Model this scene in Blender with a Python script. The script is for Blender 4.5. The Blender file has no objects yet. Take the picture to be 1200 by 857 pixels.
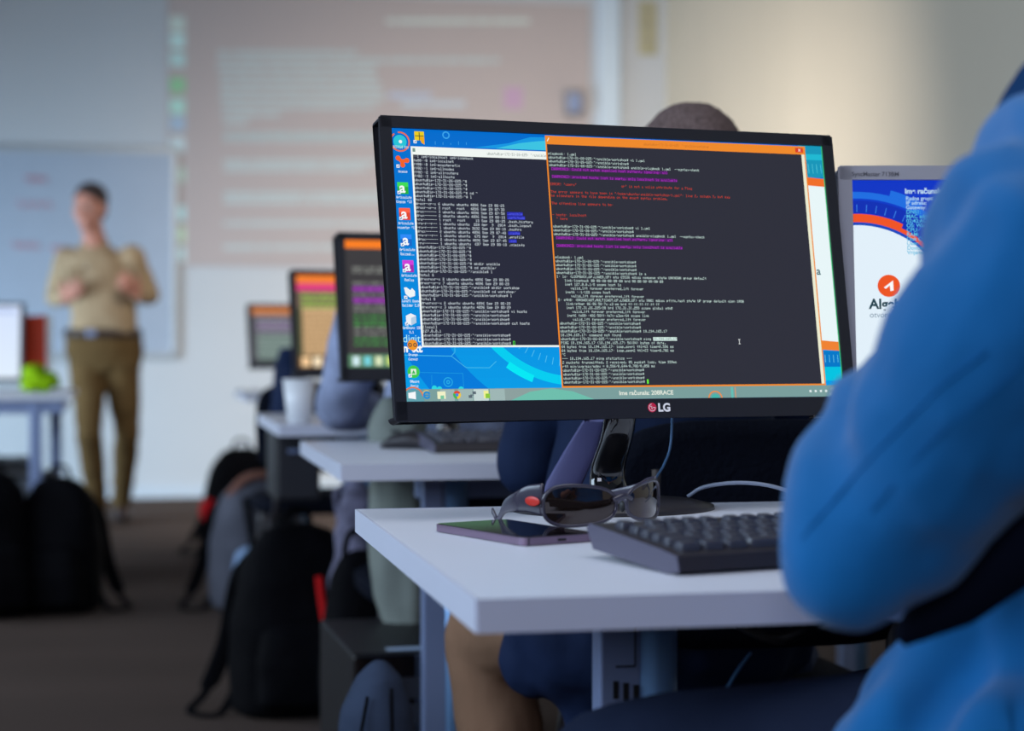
import bpy, bmesh, math, random
import numpy as np
from mathutils import Vector, Matrix, noise
random.seed(7)
V = Vector
S = bpy.context.scene
COL = S.collection
# ------------------------------------------------------------------ camera model
FPX = 2200.0
YAW = math.radians(-11.5)
PIT = math.atan(28.5 / FPX)
CAM = V((0, 0, .94))
f0 = V((math.sin(-YAW), math.cos(-YAW), 0))
RT = V((math.cos(YAW), math.sin(YAW), 0))
FW = f0 * math.cos(PIT) + V((0, 0, -1)) * math.sin(PIT)
UP = RT.cross(FW)
def cp(px, py, D):
    return CAM + (FW + RT * ((px - 600) / FPX) + UP * ((428.5 - py) / FPX)) * D
def atz(px, py, z):
    d = FW + RT * ((px - 600) / FPX) + UP * ((428.5 - py) / FPX)
    return CAM + d * ((z - CAM.z) / d.z)
def aty(px, py, y):
    d = FW + RT * ((px - 600) / FPX) + UP * ((428.5 - py) / FPX)
    return CAM + d * (y / d.y)
# ------------------------------------------------------------------ materials
def lin(c):
    return tuple(((x / 255) / 12.92 if x <= 10 else (((x / 255) + .055) / 1.055) ** 2.4) for x in c)
def mat(name, rgb, rough=.6, metal=0, bump=0, bscale=60, var=0, vscale=8, spec=.5, coat=0, sheen=0, emit=0, stretch=None, trans=0):
    m = bpy.data.materials.new(name); m.use_nodes = True
    nt = m.node_tree; b = nt.nodes['Principled BSDF']
    c = lin(rgb)
    b.inputs['Roughness'].default_value = rough
    b.inputs['Metallic'].default_value = metal
    b.inputs['Specular IOR Level'].default_value = spec if rough < .68 else .08
    b.inputs['Coat Weight'].default_value = coat
    b.inputs['Sheen Weight'].default_value = sheen
    b.inputs['Transmission Weight'].default_value = trans
    tc = nt.nodes.new('ShaderNodeTexCoord')
    mp = nt.nodes.new('ShaderNodeMapping')
    if stretch: mp.inputs['Scale'].default_value = stretch
    nt.links.new(tc.outputs['Object'], mp.inputs['Vector'])
    n = nt.nodes.new('ShaderNodeTexNoise'); n.inputs['Scale'].default_value = vscale; n.inputs['Detail'].default_value = 4
    nt.links.new(mp.outputs[0], n.inputs['Vector'])
    r = nt.nodes.new('ShaderNodeValToRGB')
    r.color_ramp.elements[0].position = .3; r.color_ramp.elements[1].position = .7
    r.color_ramp.elements[0].color = (*[x * (1 - var) for x in c], 1)
    r.color_ramp.elements[1].color = (*[min(1, x * (1 + var)) for x in c], 1)
    nt.links.new(n.outputs[0], r.inputs[0]); nt.links.new(r.outputs[0], b.inputs['Base Color'])
    if emit:
        nt.links.new(r.outputs[0], b.inputs['Emission Color']); b.inputs['Emission Strength'].default_value = emit
    if bump:
        n2 = nt.nodes.new('ShaderNodeTexNoise'); n2.inputs['Scale'].default_value = bscale; n2.inputs['Detail'].default_value = 5
        nt.links.new(mp.outputs[0], n2.inputs['Vector'])
        bp = nt.nodes.new('ShaderNodeBump'); bp.inputs['Strength'].default_value = bump; bp.inputs['Distance'].default_value = .01
        nt.links.new(n2.outputs[0], bp.inputs['Height']); nt.links.new(bp.outputs[0], b.inputs['Normal'])
    return m
def mat_screen(name, strength=1.0, gloss=True, diffuse=0):
    m = bpy.data.materials.new(name); m.use_nodes = True
    nt = m.node_tree; b = nt.nodes['Principled BSDF']
    a = nt.nodes.new('ShaderNodeAttribute'); a.attribute_name = 'Col'
    b.inputs['Base Color'].default_value = (.004, .004, .005, 1)
    if diffuse:
        nt.links.new(a.outputs['Color'], b.inputs['Base Color'])
    b.inputs['Roughness'].default_value = .6
    b.inputs['Specular IOR Level'].default_value = .05
    nt.links.new(a.outputs['Color'], b.inputs['Emission Color'])
    b.inputs['Emission Strength'].default_value = strength
    return m
M = {}
M['screen'] = mat_screen('screen_pixels', 1.0)
M['proj'] = mat_screen('projected_light', .10, diffuse=1)
M['bezel'] = mat('black_bezel', (38, 39, 46), .38, spec=.5, bump=.02, bscale=900, var=.05)
M['gloss'] = mat('gloss_black', (8, 9, 14), .07, spec=.8, coat=.6)
M['silver'] = mat('silver_plastic', (168, 168, 178), .4, metal=.25, var=.03)
M['desk'] = mat('white_laminate', (226, 229, 240), .38, var=.012, vscale=3, bump=.01, bscale=300)
M['deskedge'] = mat('laminate_edge', (205, 208, 224), .5, var=.01)
M['metal'] = mat('brushed_steel', (120, 160, 205), .38, metal=.35, var=.06, stretch=(1, 1, .05), vscale=60)
M['metal2'] = mat('grey_steel_panel', (136, 152, 190), .45, metal=.45, var=.03)
M['kb'] = mat('keyboard_plastic', (44, 41, 46), .42, var=.05, bump=.05, bscale=700)
M['kbside'] = mat('keyboard_side', (84, 82, 100), .35, var=.03)
M['key'] = mat('key_plastic', (60, 62, 74), .3, var=.06)
M['black'] = mat('black_plastic', (14, 14, 18), .5)
M['darkcloth'] = mat('black_nylon', (5, 5, 9), .8, bump=.4, bscale=45, var=.2, sheen=.0)
M['wall'] = mat('painted_wall', (190, 194, 200), .85, bump=.03, bscale=200, var=.015, vscale=1.5)
M['wallr'] = mat('beige_wall', (214, 204, 186), .85, var=.035, vscale=1.2, stretch=(1, 1, .08))
M['base'] = mat('baseboard_paint', (190, 200, 212), .6)
M['frame'] = mat('whiteboard_frame', (170, 175, 180), .4, metal=.3)
M['board'] = mat('whiteboard_enamel', (158, 170, 188), .5, var=.02)
M['white'] = mat('white_plastic', (232, 234, 238), .35)
M['skin'] = mat('skin', (200, 140, 122), .5, var=.06, vscale=14)
M['lips'] = mat('lip_skin', (165, 92, 88), .5)
M['hair'] = mat('dark_brown_hair', (66, 52, 52), .6, bump=1, bscale=160, var=.4, vscale=90)
M['hair2'] = mat('cropped_brown_hair', (124, 106, 104), .7, bump=1, bscale=300, var=.45, vscale=220)
M['eye'] = mat('eye_white', (225, 220, 215), .2)
M['iris'] = mat('eye_iris', (50, 40, 35), .2)
M['shirt'] = mat('khaki_shirt', (166, 144, 116), .85, bump=.4, bscale=18, var=.06)
M['trouser'] = mat('brown_trousers', (98, 78, 50), .85, bump=.4, bscale=16, var=.08)
M['leather'] = mat('dark_leather', (45, 32, 32), .45)
M['hoodie'] = mat('blue_fleece', (14, 96, 156), .8, bump=.35, bscale=9, var=.14, vscale=5, sheen=.25)
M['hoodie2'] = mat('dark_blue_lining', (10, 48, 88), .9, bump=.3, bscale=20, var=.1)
M['slate'] = mat('slate_padded_cloth', (52, 62, 82), .8, bump=.3, bscale=20, var=.15)
M['navyblack'] = mat('arm_gap_dark', (8, 14, 30), .9)  # shade colour for the gap under the raised arm
M['seam'] = mat('blue_seam', (24, 92, 152), .85)
M['jeans'] = mat('dark_denim', (26, 34, 54), .85, bump=.5, bscale=14, var=.2)
M['navy'] = mat('navy_jacket', (26, 38, 66), .7, bump=.5, bscale=11, var=.2)
M['lav'] = mat('lavender_cloth', (80, 80, 128), .6, var=.1)
M['khaki'] = mat('khaki_cotton', (128, 98, 78), .85, bump=.5, bscale=12, var=.1)
M['bluegrey'] = mat('blue_grey_knit', (150, 160, 190), .85, bump=.6, bscale=25, var=.25, vscale=18)
M['olive'] = mat('grey_green_cloth', (128, 134, 128), .85, bump=.4, bscale=12, var=.12)
M['greycloth'] = mat('grey_pack_cloth', (84, 86, 98), .8, bump=.4, bscale=20, var=.2)
M['bluepack'] = mat('light_blue_pack_cloth', (140, 168, 206), .8, bump=.3, bscale=20, var=.1)
M['brownpack'] = mat('brown_pack_trim', (120, 84, 74), .8)
M['red'] = mat('red_cloth', (190, 22, 30), .7, bump=.2)
M['redd'] = mat('dark_red_trim', (190, 24, 26), .7)
M['orange'] = mat('orange_card', (244, 70, 24), .55, var=.05)
M['lime'] = mat('lime_cloth', (150, 196, 20), .7, bump=.5, bscale=14, var=.25)
M['patt'] = mat('mottled_grey_cloth', (110, 108, 130), .85, bump=.4, bscale=20, var=.55, vscale=22)
M['lens'] = mat('tinted_lens', (62, 48, 44), .03, metal=.75, spec=1, coat=.8)
M['gframe'] = mat('sunglass_frame', (58, 54, 70), .25, spec=.7, var=.03)
M['gframe2'] = mat('sunglass_highlight_trim', (150, 128, 150), .3, metal=.5)
M['redlogo'] = mat('red_inlay', (205, 38, 24), .35)
M['phonerim'] = mat('purple_metal_rim', (138, 118, 140), .3, metal=.7)
M['glass'] = mat('phone_glass', (8, 9, 16), .06, spec=.6, coat=.15)
M['cable'] = mat('grey_cable', (120, 130, 150), .45)
M['bcable'] = mat('blue_grey_cable', (70, 110, 150), .45)
M['lgred'] = mat('logo_red', (205, 30, 72), .4, emit=.25)
M['lgwhite'] = mat('logo_white', (225, 225, 230), .4, emit=.3)
M['dtext'] = mat('grey_print', (92, 92, 100), .5)
M['notice'] = mat('olive_notice_paper', (176, 170, 140), .7, var=.1)
M['greybox'] = mat('grey_wall_unit', (138, 134, 136), .6)
M['duct'] = mat('pale_blue_trim', (196, 212, 228), .6)
M['marker'] = mat('faded_red_marker', (190, 150, 165), .7)
M['label'] = mat('pale_sticker', (170, 185, 205), .5)
M['chairc'] = mat('dark_chair_fabric', (10, 14, 26), .85, bump=.3, bscale=120, var=.15)
M['greycase'] = mat('grey_case', (80, 84, 92), .5)
def carpet():
    m = mat('carpet', (86, 73, 67), .95, bump=.5, bscale=400, var=.1, vscale=3, stretch=(.25, 1, 1))
    return m
M['floor'] = carpet()
# ------------------------------------------------------------------ mesh helpers
def link(name, me, m, parent=None, smooth=False):
    o = bpy.data.objects.new(name, me); COL.objects.link(o)
    if m is not None and not me.materials: me.materials.append(m)
    if parent: o.parent = parent
    if smooth:
        for p in me.polygons: p.use_smooth = True
    return o
class MB:
    def __init__(s, T=None): s.bm = bmesh.new(); s.T = T or Matrix.Identity(4)
    def v(s, p): return s.bm.verts.new(s.T @ V(p))
    def box(s, c, d, R=None, bev=0, seg=2):
        r = bmesh.ops.create_cube(s.bm, size=1)
        vs = r['verts']
        for q in vs:
            q.co = V((q.co.x * d[0], q.co.y * d[1], q.co.z * d[2]))
        if bev:
            es = list({e for q in vs for e in q.link_edges})
            rr = bmesh.ops.bevel(s.bm, geom=es, offset=bev, segments=seg, affect='EDGES', profile=.5)
            vs = list({q for q in vs if q.is_valid} | set(rr['verts']))
        for q in vs:
            p = q.co.copy()
            if R: p = R @ p
            q.co = s.T @ (p + V(c))
        return s
    def ell(s, c, ax, sub=3):
        r = bmesh.ops.create_icosphere(s.bm, subdivisions=sub, radius=1)
        X, Y, Z = [V(a) for a in ax]
        for q in r['verts']:
            q.co = s.T @ (V(c) + X * q.co.x + Y * q.co.y + Z * q.co.z)
        return s
    def ball(s, c, r, sub=2): return s.ell(c, ((r, 0, 0), (0, r, 0), (0, 0, r)), sub)
    def tube(s, secs, n=20, e=1.0, cap=True):
        rings = []
        for c, a, b in secs:
            c, a, b = V(c), V(a), V(b); ring = []
            for i in range(n):
                t = 2 * math.pi * i / n; ct, st = math.cos(t), math.sin(t)
                ct = math.copysign(abs(ct) ** e, ct); st = math.copysign(abs(st) ** e, st)
                ring.append(s.v(c + a * ct + b * st))
            rings.append(ring)
        for r0, r1 in zip(rings, rings[1:]):
            for i in range(n):
                s.bm.faces.new((r0[i], r0[(i + 1) % n], r1[(i + 1) % n], r1[i]))
        if cap:
            s.bm.faces.new(rings[0][::-1]); s.bm.faces.new(rings[-1])
        return s
    def path(s, pts, r, n=10, closed=False):
        """swept round tube through points; r number or list"""
        P = [V(p) for p in pts]; k = len(P)
        rr = r if isinstance(r, (list, tuple)) else [r] * k
        rings = []; ref = V((0, 0, 1))
        for i in range(k):
            if closed: t = P[(i + 1) % k] - P[i - 1]
            else: t = P[min(i + 1, k - 1)] - P[max(i - 1, 0)]
            t.normalize()
            if i == 0:
                if abs(t.dot(ref)) > .95: ref = V((1, 0, 0))
            a = (ref - t * ref.dot(t)).normalized(); ref = a; b = t.cross(a)
            rings.append([s.v(P[i] + a * rr[i] * math.cos(2 * math.pi * j / n) + b * rr[i] * math.sin(2 * math.pi * j / n)) for j in range(n)])
        m = k if closed else k - 1
        for i in range(m):
            r0, r1 = rings[i], rings[(i + 1) % k]
            for j in range(n):
                s.bm.faces.new((r0[j], r0[(j + 1) % n], r1[(j + 1) % n], r1[j]))
        if not closed:
            s.bm.faces.new(rings[0][::-1]); s.bm.faces.new(rings[-1])
        return s
    def limb(s, pts):
        for (p, r) in pts: s.ball(p, r, 2)
        for (p, r), (q, t) in zip(pts, pts[1:]):
            p, q = V(p), V(q); d = q - p
            if d.length < 1e-6: continue
            d.normalize(); a = d.orthogonal().normalized(); b = d.cross(a)
            s.tube([(p, a * r, b * r), (q, a * t, b * t)], 14)
        return s
    def poly(s, pts, depth_vec):
        """extruded polygon"""
        d = V(depth_vec)
        a = [s.v(p) for p in pts]; b = [s.v(V(p) + d) for p in pts]; n = len(a)
        s.bm.faces.new(a); s.bm.faces.new(b[::-1])
        for i in range(n): s.bm.faces.new((a[i], b[i], b[(i + 1) % n], a[(i + 1) % n]))
        return s
    def mesh(s, name='m'):
        bmesh.ops.recalc_face_normals(s.bm, faces=s.bm.faces)
        me = bpy.data.meshes.new(name); s.bm.to_mesh(me); s.bm.free(); return me
    def build(s, name, m, parent=None, smooth=False):
        return link(name, s.mesh(name), m, parent, smooth)
    def blob(s, name, m, parent=None, voxel=.01, it=4, disp=None, off=V((0, 0, 0))):
        me = s.mesh(name + '_src')
        ob = bpy.data.objects.new('tmp', me); COL.objects.link(ob)
        r = ob.modifiers.new('r', 'REMESH'); r.mode = 'VOXEL'; r.voxel_size = voxel
        if it:
            q = ob.modifiers.new('s', 'SMOOTH'); q.iterations = it; q.factor = .5
        dg = bpy.context.evaluated_depsgraph_get(); ev = ob.evaluated_get(dg)
        m2 = bpy.data.meshes.new_from_object(ev)
        bpy.data.objects.remove(ob); bpy.data.meshes.remove(me)
        if disp:
            ns = [v.normal.copy() for v in m2.vertices]
            for v, n_ in zip(m2.vertices, ns): v.co += n_ * disp(v.co)
        for v in m2.vertices: v.co -= off
        m2.name = name
        return link(name, m2, m, parent, True)
def empty(name, loc, rz=0):
    o = bpy.data.objects.new(name, None); COL.objects.link(o); o.location = loc; o.rotation_euler = (0, 0, rz); o.empty_display_size = .05
    return o
def tag(o, label, cat, group=None):
    o['label'] = label; o['category'] = cat
    if group: o['group'] = group
    return o
def struct(o): o['kind'] = 'structure'; return o
def copy_tree(o, parent=None):
    c = o.copy(); COL.objects.link(c)
    if parent: c.parent = parent
    for ch in [x for x in bpy.data.objects if x.parent == o]: copy_tree(ch, c)
    return c
def smooth_pts(P, n=8):
    P = [V(p) for p in P]; out = []
    Q = [P[0] * 2 - P[1]] + P + [P[-1] * 2 - P[-2]]
    for i in range(1, len(Q) - 2):
        a, b, c, d = Q[i - 1], Q[i], Q[i + 1], Q[i + 2]
        for k in range(n):
            t = k / n
            out.append(.5 * ((2 * b) + (c - a) * t + (2 * a - 5 * b + 4 * c - d) * t * t + (3 * b - a - 3 * c + d) * t ** 3))
    out.append(P[-1]); return out
# ------------------------------------------------------------------ 5x7 lettering
FONT = bytes.fromhex(
 '0000000000' '00005F0000' '0007000700' '147F147F14' '242A7F2A12' '2313086462' '3649562050' '0008070300'
 '001C224100' '0041221C00' '2A1C7F1C2A' '08083E0808' '0080703000' '0808080808' '0000606000' '2010080402'
 '3E5149453E' '00427F4000' '7249494946' '2141494D33' '1814127F10' '2745454539' '3C4A494931' '4121110907'
 '3649494936' '464949291E' '0000140000' '0040340000' '0008142241' '1414141414' '0041221408' '0201590906'
 '3E415D594E' '7C1211127C' '7F49494936' '3E41414122' '7F4141413E' '7F49494941' '7F09090901' '3E41415173'
 '7F0808087F' '00417F4100' '2040413F01' '7F08142241' '7F40404040' '7F021C027F' '7F0408107F' '3E4141413E'
 '7F09090906' '3E4151215E' '7F09192946' '2649494932' '03017F0103' '3F4040403F' '1F2040201F' '3F4038403F'
 '6314081463' '0304780403' '6159494D43' '007F414141' '0204081020' '004141417F' '0402010204' '4040404040'
 '0003070800' '2054547840' '7F28444438' '3844444428' '384444287F' '3854545418' '00087E0902' '18A4A49C78'
 '7F08040478' '00447D4000' '2040403D00' '7F10284400' '00417F4000' '7C04780478' '7C08040478' '3844444438'
 'FC18242418' '18242418FC' '7C08040408' '4854545424' '04043F4424' '3C4040207C' '1C2040201C' '3C4030403C'
 '4428102844' '4C9090907C' '4464544C44' '0008364100' '0000770000' '0041360800' '0201020402')
class Canvas:
    """flat coloured shapes on a screen: x right, y down from the top-left corner, metres"""
    def __init__(s, w, h, T):
        s.w, s.h, s.T = w, h, T; s.reset()
    def reset(s): s.V = []; s.F = []; s.C = []
    def _p(s, x, y, L): return s.T @ V((x - s.w / 2, -L * .00006, s.h / 2 - y))
    def poly(s, pts, col, L, clip=True):
        if clip:
            for ax, lim, sg in ((0, 0, 1), (0, s.w, -1), (1, 0, 1), (1, s.h, -1)):
                out = []
                for i in range(len(pts)):
                    a, b = pts[i - 1], pts[i]
                    ia, ib = (a[ax] - lim) * sg >= 0, (b[ax] - lim) * sg >= 0
                    if ia != ib:
                        t = (lim - a[ax]) / (b[ax] - a[ax]); out.append((a[0] + (b[0] - a[0]) * t, a[1] + (b[1] - a[1]) * t))
                    if ib: out.append(b)
                pts = out
                if len(pts) < 3: return
        k = len(s.V)
        for x, y in pts: s.V.append(s._p(x, y, L))
        s.F.append(tuple(range(k, k + len(pts)))); s.C.append(lin(col))
    def rect(s, x0, y0, x1, y1, col, L): s.poly([(x0, y0), (x0, y1), (x1, y1), (x1, y0)], col, L)
    def ring(s, cx, cy, r0, r1, a0, a1, col, L, n=None):
        n = n or max(4, int(abs(a1 - a0) / 6))
        for i in range(n):
            t0 = math.radians(a0 + (a1 - a0) * i / n); t1 = math.radians(a0 + (a1 - a0) * (i + 1) / n)
            s.poly([(cx + r0 * math.cos(t0), cy + r0 * math.sin(t0)), (cx + r1 * math.cos(t0), cy + r1 * math.sin(t0)),
                    (cx + r1 * math.cos(t1), cy + r1 * math.sin(t1)), (cx + r0 * math.cos(t1), cy + r0 * math.sin(t1))], col, L)
    def disc(s, cx, cy, r, col, L, n=28): s.poly([(cx + r * math.cos(2 * math.pi * i / n), cy + r * math.sin(2 * math.pi * i / n)) for i in range(n)], col, L)
    def line(s, pts, w, col, L):
        for (x0, y0), (x1, y1) in zip(pts, pts[1:]):
            d = math.hypot(x1 - x0, y1 - y0) or 1; nx, ny = -(y1 - y0) / d * w / 2, (x1 - x0) / d * w / 2
            s.poly([(x0 + nx, y0 + ny), (x1 + nx, y1 + ny), (x1 - nx, y1 - ny), (x0 - nx, y0 - ny)], col, L)
    def text(s, x, y, st, cw, ch, col, L, xmax=9, bold=.12):
        """5x7 dot lettering, (x,y) = middle of the left edge of the line"""
        px, py = cw / 6.3, ch / 10.2
        k = 0
        for c in st:
            o = ord(c)
            if 32 < o < 127:
                g = FONT[(o - 32) * 5:(o - 32) * 5 + 5]
                for row in range(8):
                    i = 0
                    while i < 5:
                        if g[i] >> row & 1:
                            j = i
                            while j < 5 and g[j] >> row & 1: j += 1
                            xa = x + k * cw + i * px; ya = y - 3.5 * py + row * py
                            if xa + (j - i) * px < xmax:
                                s.poly([(xa, ya), (xa, ya + py * .95), (xa + (j - i + bold) * px, ya + py * .95), (xa + (j - i + bold) * px, ya)], col, L, False)
                            i = j
                        else: i += 1
            k += 1
    def font(s, x, y, st, size, col, L, bold=0, align='LEFT'):
        for tri in font_tris(st, size, bold, align):
            s.poly([(x + a, y - b) for a, b in tri], col, L, False)
    def build(s, name, parent, m=None):
        me = bpy.data.meshes.new(name); me.from_pydata([tuple(v) for v in s.V], [], s.F)
        at = me.color_attributes.new('Col', 'FLOAT_COLOR', 'CORNER')
        i = 0
        for f, c in zip(s.F, s.C):
            for _ in f: at.data[i].color = (*c, 1); i += 1
        o = link(name, me, m or M['screen'], parent); s.reset(); return o
def font_tris(st, size, bold=0, align='LEFT'):
    cu = bpy.data.curves.new('t', 'FONT'); cu.body = st; cu.size = size; cu.align_x = align; cu.offset = bold
    ob = bpy.data.objects.new('t', cu); COL.objects.link(ob)
    dg = bpy.context.evaluated_depsgraph_get(); me = bpy.data.meshes.new_from_object(ob.evaluated_get(dg))
    out = [[(me.vertices[i].co.x, me.vertices[i].co.y) for i in p.vertices] for p in me.polygons]
    bpy.data.objects.remove(ob); bpy.data.curves.remove(cu); bpy.data.meshes.remove(me)
    return out
def lettering(name, st, size, T, m, parent, bold=0, align='LEFT', thick=.0002):
    b = MB(T)
    for tri in font_tris(st, size, bold, align):
        vs = [b.v((x, 0, y)) for x, y in tri]
        try: b.bm.faces.new(vs)
        except ValueError: pass
    return b.build(name, m, parent)
# ================================================================== THE ROOM
WY = 11.46
cx = aty(780, 400, WY).x
struct(MB().box((cx / 2 - 3.2, WY + .06, 1.6), (cx + 6.4, .12, 3.2)).build('wall_back', M['wall']))
struct(MB().box((cx + .06, WY - 7, 1.6), (.12, 14.3, 3.2)).build('wall_right', M['wallr']))
struct(MB().box((-1, 5.2, -.06), (12, 15, .12)).build('floor', M['floor']))
struct(MB().box((-5.06, 5.2, 1.6), (.12, 13, 3.2)).build('wall_left', M['wall']))
struct(MB().box((cx / 2 - 3.2, WY - .01, .035), (cx + 6.4, .02, .07)).build('baseboard_back', M['base']))
struct(MB().box((cx - .01, WY - 7, .035), (.02, 14, .07)).build('baseboard_right', M['base']))
a = aty(700, 400, WY).x; b_ = aty(724, 400, WY).x
struct(MB().box(((a + b_) / 2, WY - .03, 1.6), (b_ - a, .06, 3.2), bev=.008).build('trim_1', M['duct']))
# whiteboard
def wp(px, py): return aty(px, py, WY)
p0, p1 = wp(-170, 178), wp(205, 417)
zt, zb = wp(205, 178).z, p1.z
t = tag(empty('whiteboard', ((p0.x + p1.x) / 2, WY - .0, (zt + zb) / 2)), 'large white whiteboard with thin grey frame on the back wall behind the standing presenter', 'whiteboard')
w, h = p1.x - p0.x, zt - zb
MB().box((0, -.012, 0), (w, .02, h)).build('board', M['board'], t)
b = MB()
for sx in (-1, 1): b.box((sx * w / 2, -.017, 0), (.035, .034, h + .035), bev=.004)
for sz in (-1, 1): b.box((0, -.017, sz * h / 2), (w, .034, .035), bev=.004)
b.build('frame', M['frame'], t)
MB().box((0, -.05, -h / 2 - .01), (w * .5, .08, .02), bev=.003).build('pen_tray', M['frame'], t)
for (px, py, L) in ((15, 288, 30), (60, 292, 22), (30, 210, 24), (20, 240, 40)):
    q = wp(px, py); pts = [(q.x - t.location.x + i * L / 12 * .0052, -.0235, q.z - t.location.z + .02 * math.sin(i * 2.1)) for i in range(13)]
    MB().path(smooth_pts(pts, 4), .006, 5).build('marker_writing', M['marker'], t)
# wall things
q = wp(669, 121); t = tag(empty('wall_speaker', (q.x, WY, q.z)), 'small grey box mounted on the back wall left of the pale vertical strip', 'wall unit')
MB().box((0, -.05, 0), (.105, .1, .16), bev=.012).build('housing', M['greybox'], t)
MB().box((0, -.102, -.01), (.08, .006, .115), bev=.002).build('grille', M['metal2'], t)
q = wp(759, 33); t = tag(empty('wall_notice', (q.x, WY, q.z)), 'olive paper notice high on the back wall near the corner', 'notice')
MB().box((0, -.004, 0), (.12, .006, .34)).build('paper', M['notice'], t)
b = MB()
for i in range(9): b.box((-.005 * (i % 2), -.0085, .12 - i * .03), (.08 - .02 * (i % 3), .001, .008))
b.build('print', M['greybox'], t)
# projection on the wall
x0, x1 = wp(196, 100).x, wp(690, 100).x
z1, z0 = wp(198, -12).z, wp(250, 312).z
w, h = x1 - x0, z1 - z0
root = tag(empty('projected_image', ((x0 + x1) / 2, WY - .012, (z0 + z1) / 2)), 'pinkish projector image of a text screen cast on the back wall', 'projection')
cv = Canvas(w, h, Matrix.Scale(1, 4))
def wl(px, py):
    q = wp(px, py); return (q.x - x0, z1 - q.z)
cv.rect(0, 0, w, h, (172, 162, 162), 0); cv.build('backdrop', root, M['proj'])
def fuzz(px0, px1, py, hpx, col, seed):
    rnd = random.Random(seed); x = px0
    while x < px1:
        l = rnd.uniform(4, 13); a, b = wl(x, py), wl(min(px1, x + l), py)
        dh = hpx * .0052 / 2
        cv.rect(a[0], a[1] - dh, b[0], a[1] + dh, col, 20); x += l + rnd.choice((0, 0, 0, 2))
    cv.build('projected_text', root, M['proj'])
for i, (py, c) in enumerate([(28, (190, 205, 200)), (48, (185, 215, 215)), (70, (175, 205, 205)), (100, (140, 190, 150)), (125, (170, 210, 200)), (145, (160, 180, 200)), (170, (190, 205, 210)), (205, (180, 200, 190)), (250, (185, 220, 225)), (275, (190, 215, 190)), (298, (190, 215, 220))]):
    a, b = wl(199, py - 9), wl(217, py + 9); cv.rect(a[0], a[1], b[0], b[1], c, 20); cv.build('projected_icon', root, M['proj'])
rows = [(62, 255, 420), (71, 255, 585), (80, 255, 440), (89, 258, 440), (98, 258, 445), (107, 258, 448), (116, 258, 450), (125, 260, 440), (134, 260, 330), (143, 262, 290), (158, 262, 450), (163, 262, 440), (190, 262, 560), (198, 262, 430), (228, 262, 520), (236, 262, 470), (262, 262, 500), (290, 262, 430)]
for i, (py, a, b) in enumerate(rows): fuzz(a, b, py, 6, (176, 186, 188), i)
fuzz(455, 505, 112, 7, (170, 180, 200), 91); fuzz(470, 545, 122, 7, (176, 186, 196), 92)
fuzz(452, 620, 25, 6, (190, 200, 196), 93); fuzz(590, 612, 115, 26, (178, 150, 176), 94)
# ================================================================== DESKS
DZ = .75
def desk(label, xy, w, dep, leg_front=.36, foot=.85):
    x, y = xy
    t = tag(empty('desk', (x, y, 0)), label, 'desk')
    MB().box((w / 2, dep / 2, DZ - .0125), (w - .003, dep - .003, .025), bev=.0015).build('tabletop', M['desk'], t)
    b = MB()
    b.box((w / 2, .0, DZ - .0125), (w, .003, .0255)); b.box((w / 2, dep, DZ - .0125), (w, .003, .0255))
    b.box((0, dep / 2, DZ - .0125), (.003, dep, .0255)); b.box((w, dep / 2, DZ - .0125), (.003, dep, .0255))
    b.build('edge_band', M['deskedge'], t)
    for sx in (.175, w - .175):
        sx += .013
        lg = MB().tube([((sx + .028, leg_front, .04), (.033, 0, 0), (0, .062, 0)), ((sx + .028, leg_front, DZ - .026), (.033, 0, 0), (0, .062, 0))], 32).build('leg', M['metal'], t, True)
        MB().box((sx - .004, leg_front - .042, .4), (.040, .030, DZ - .07 - .02), bev=.003).build('cable_panel', M['metal2'], lg)
        b = MB()
        yf = leg_front - .0575
        b.box((sx + .009, yf, .672), (.0014, .002, .052)); b.box((sx + .0, yf, .646), (.018, .002, .0014))
        for i in range(3): b.box((sx - .009 + .0095 * i, yf, .625 - .002 * i), (.005, .002, .016))
        b.build('port', M['black'], lg)
        MB().box((sx, dep / 2, .02), (.06, dep * foot, .04), bev=.012).build('foot', M['metal'], lg)
    MB().box((w / 2, dep * .62, DZ - .06), (w - .36, .04, .06), bev=.004).build('crossbar', M['metal2'], t)
    return t
desk('nearest white desk, holding the large black monitor, keyboard and phone', (.25, 1.356), 1.6, .755, .34)
desk('second white desk from the camera, holding a dark keyboard and mouse', (.318, 2.876), 1.6, .70, .30)
desk('third white desk from the camera, holding the white cup', (.33, 4.25), 1.6, .70, .24, .45)
desk('farthest white desk of the right-hand row, under the smallest screen', (.40, 6.68), 1.6, .70)
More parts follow.
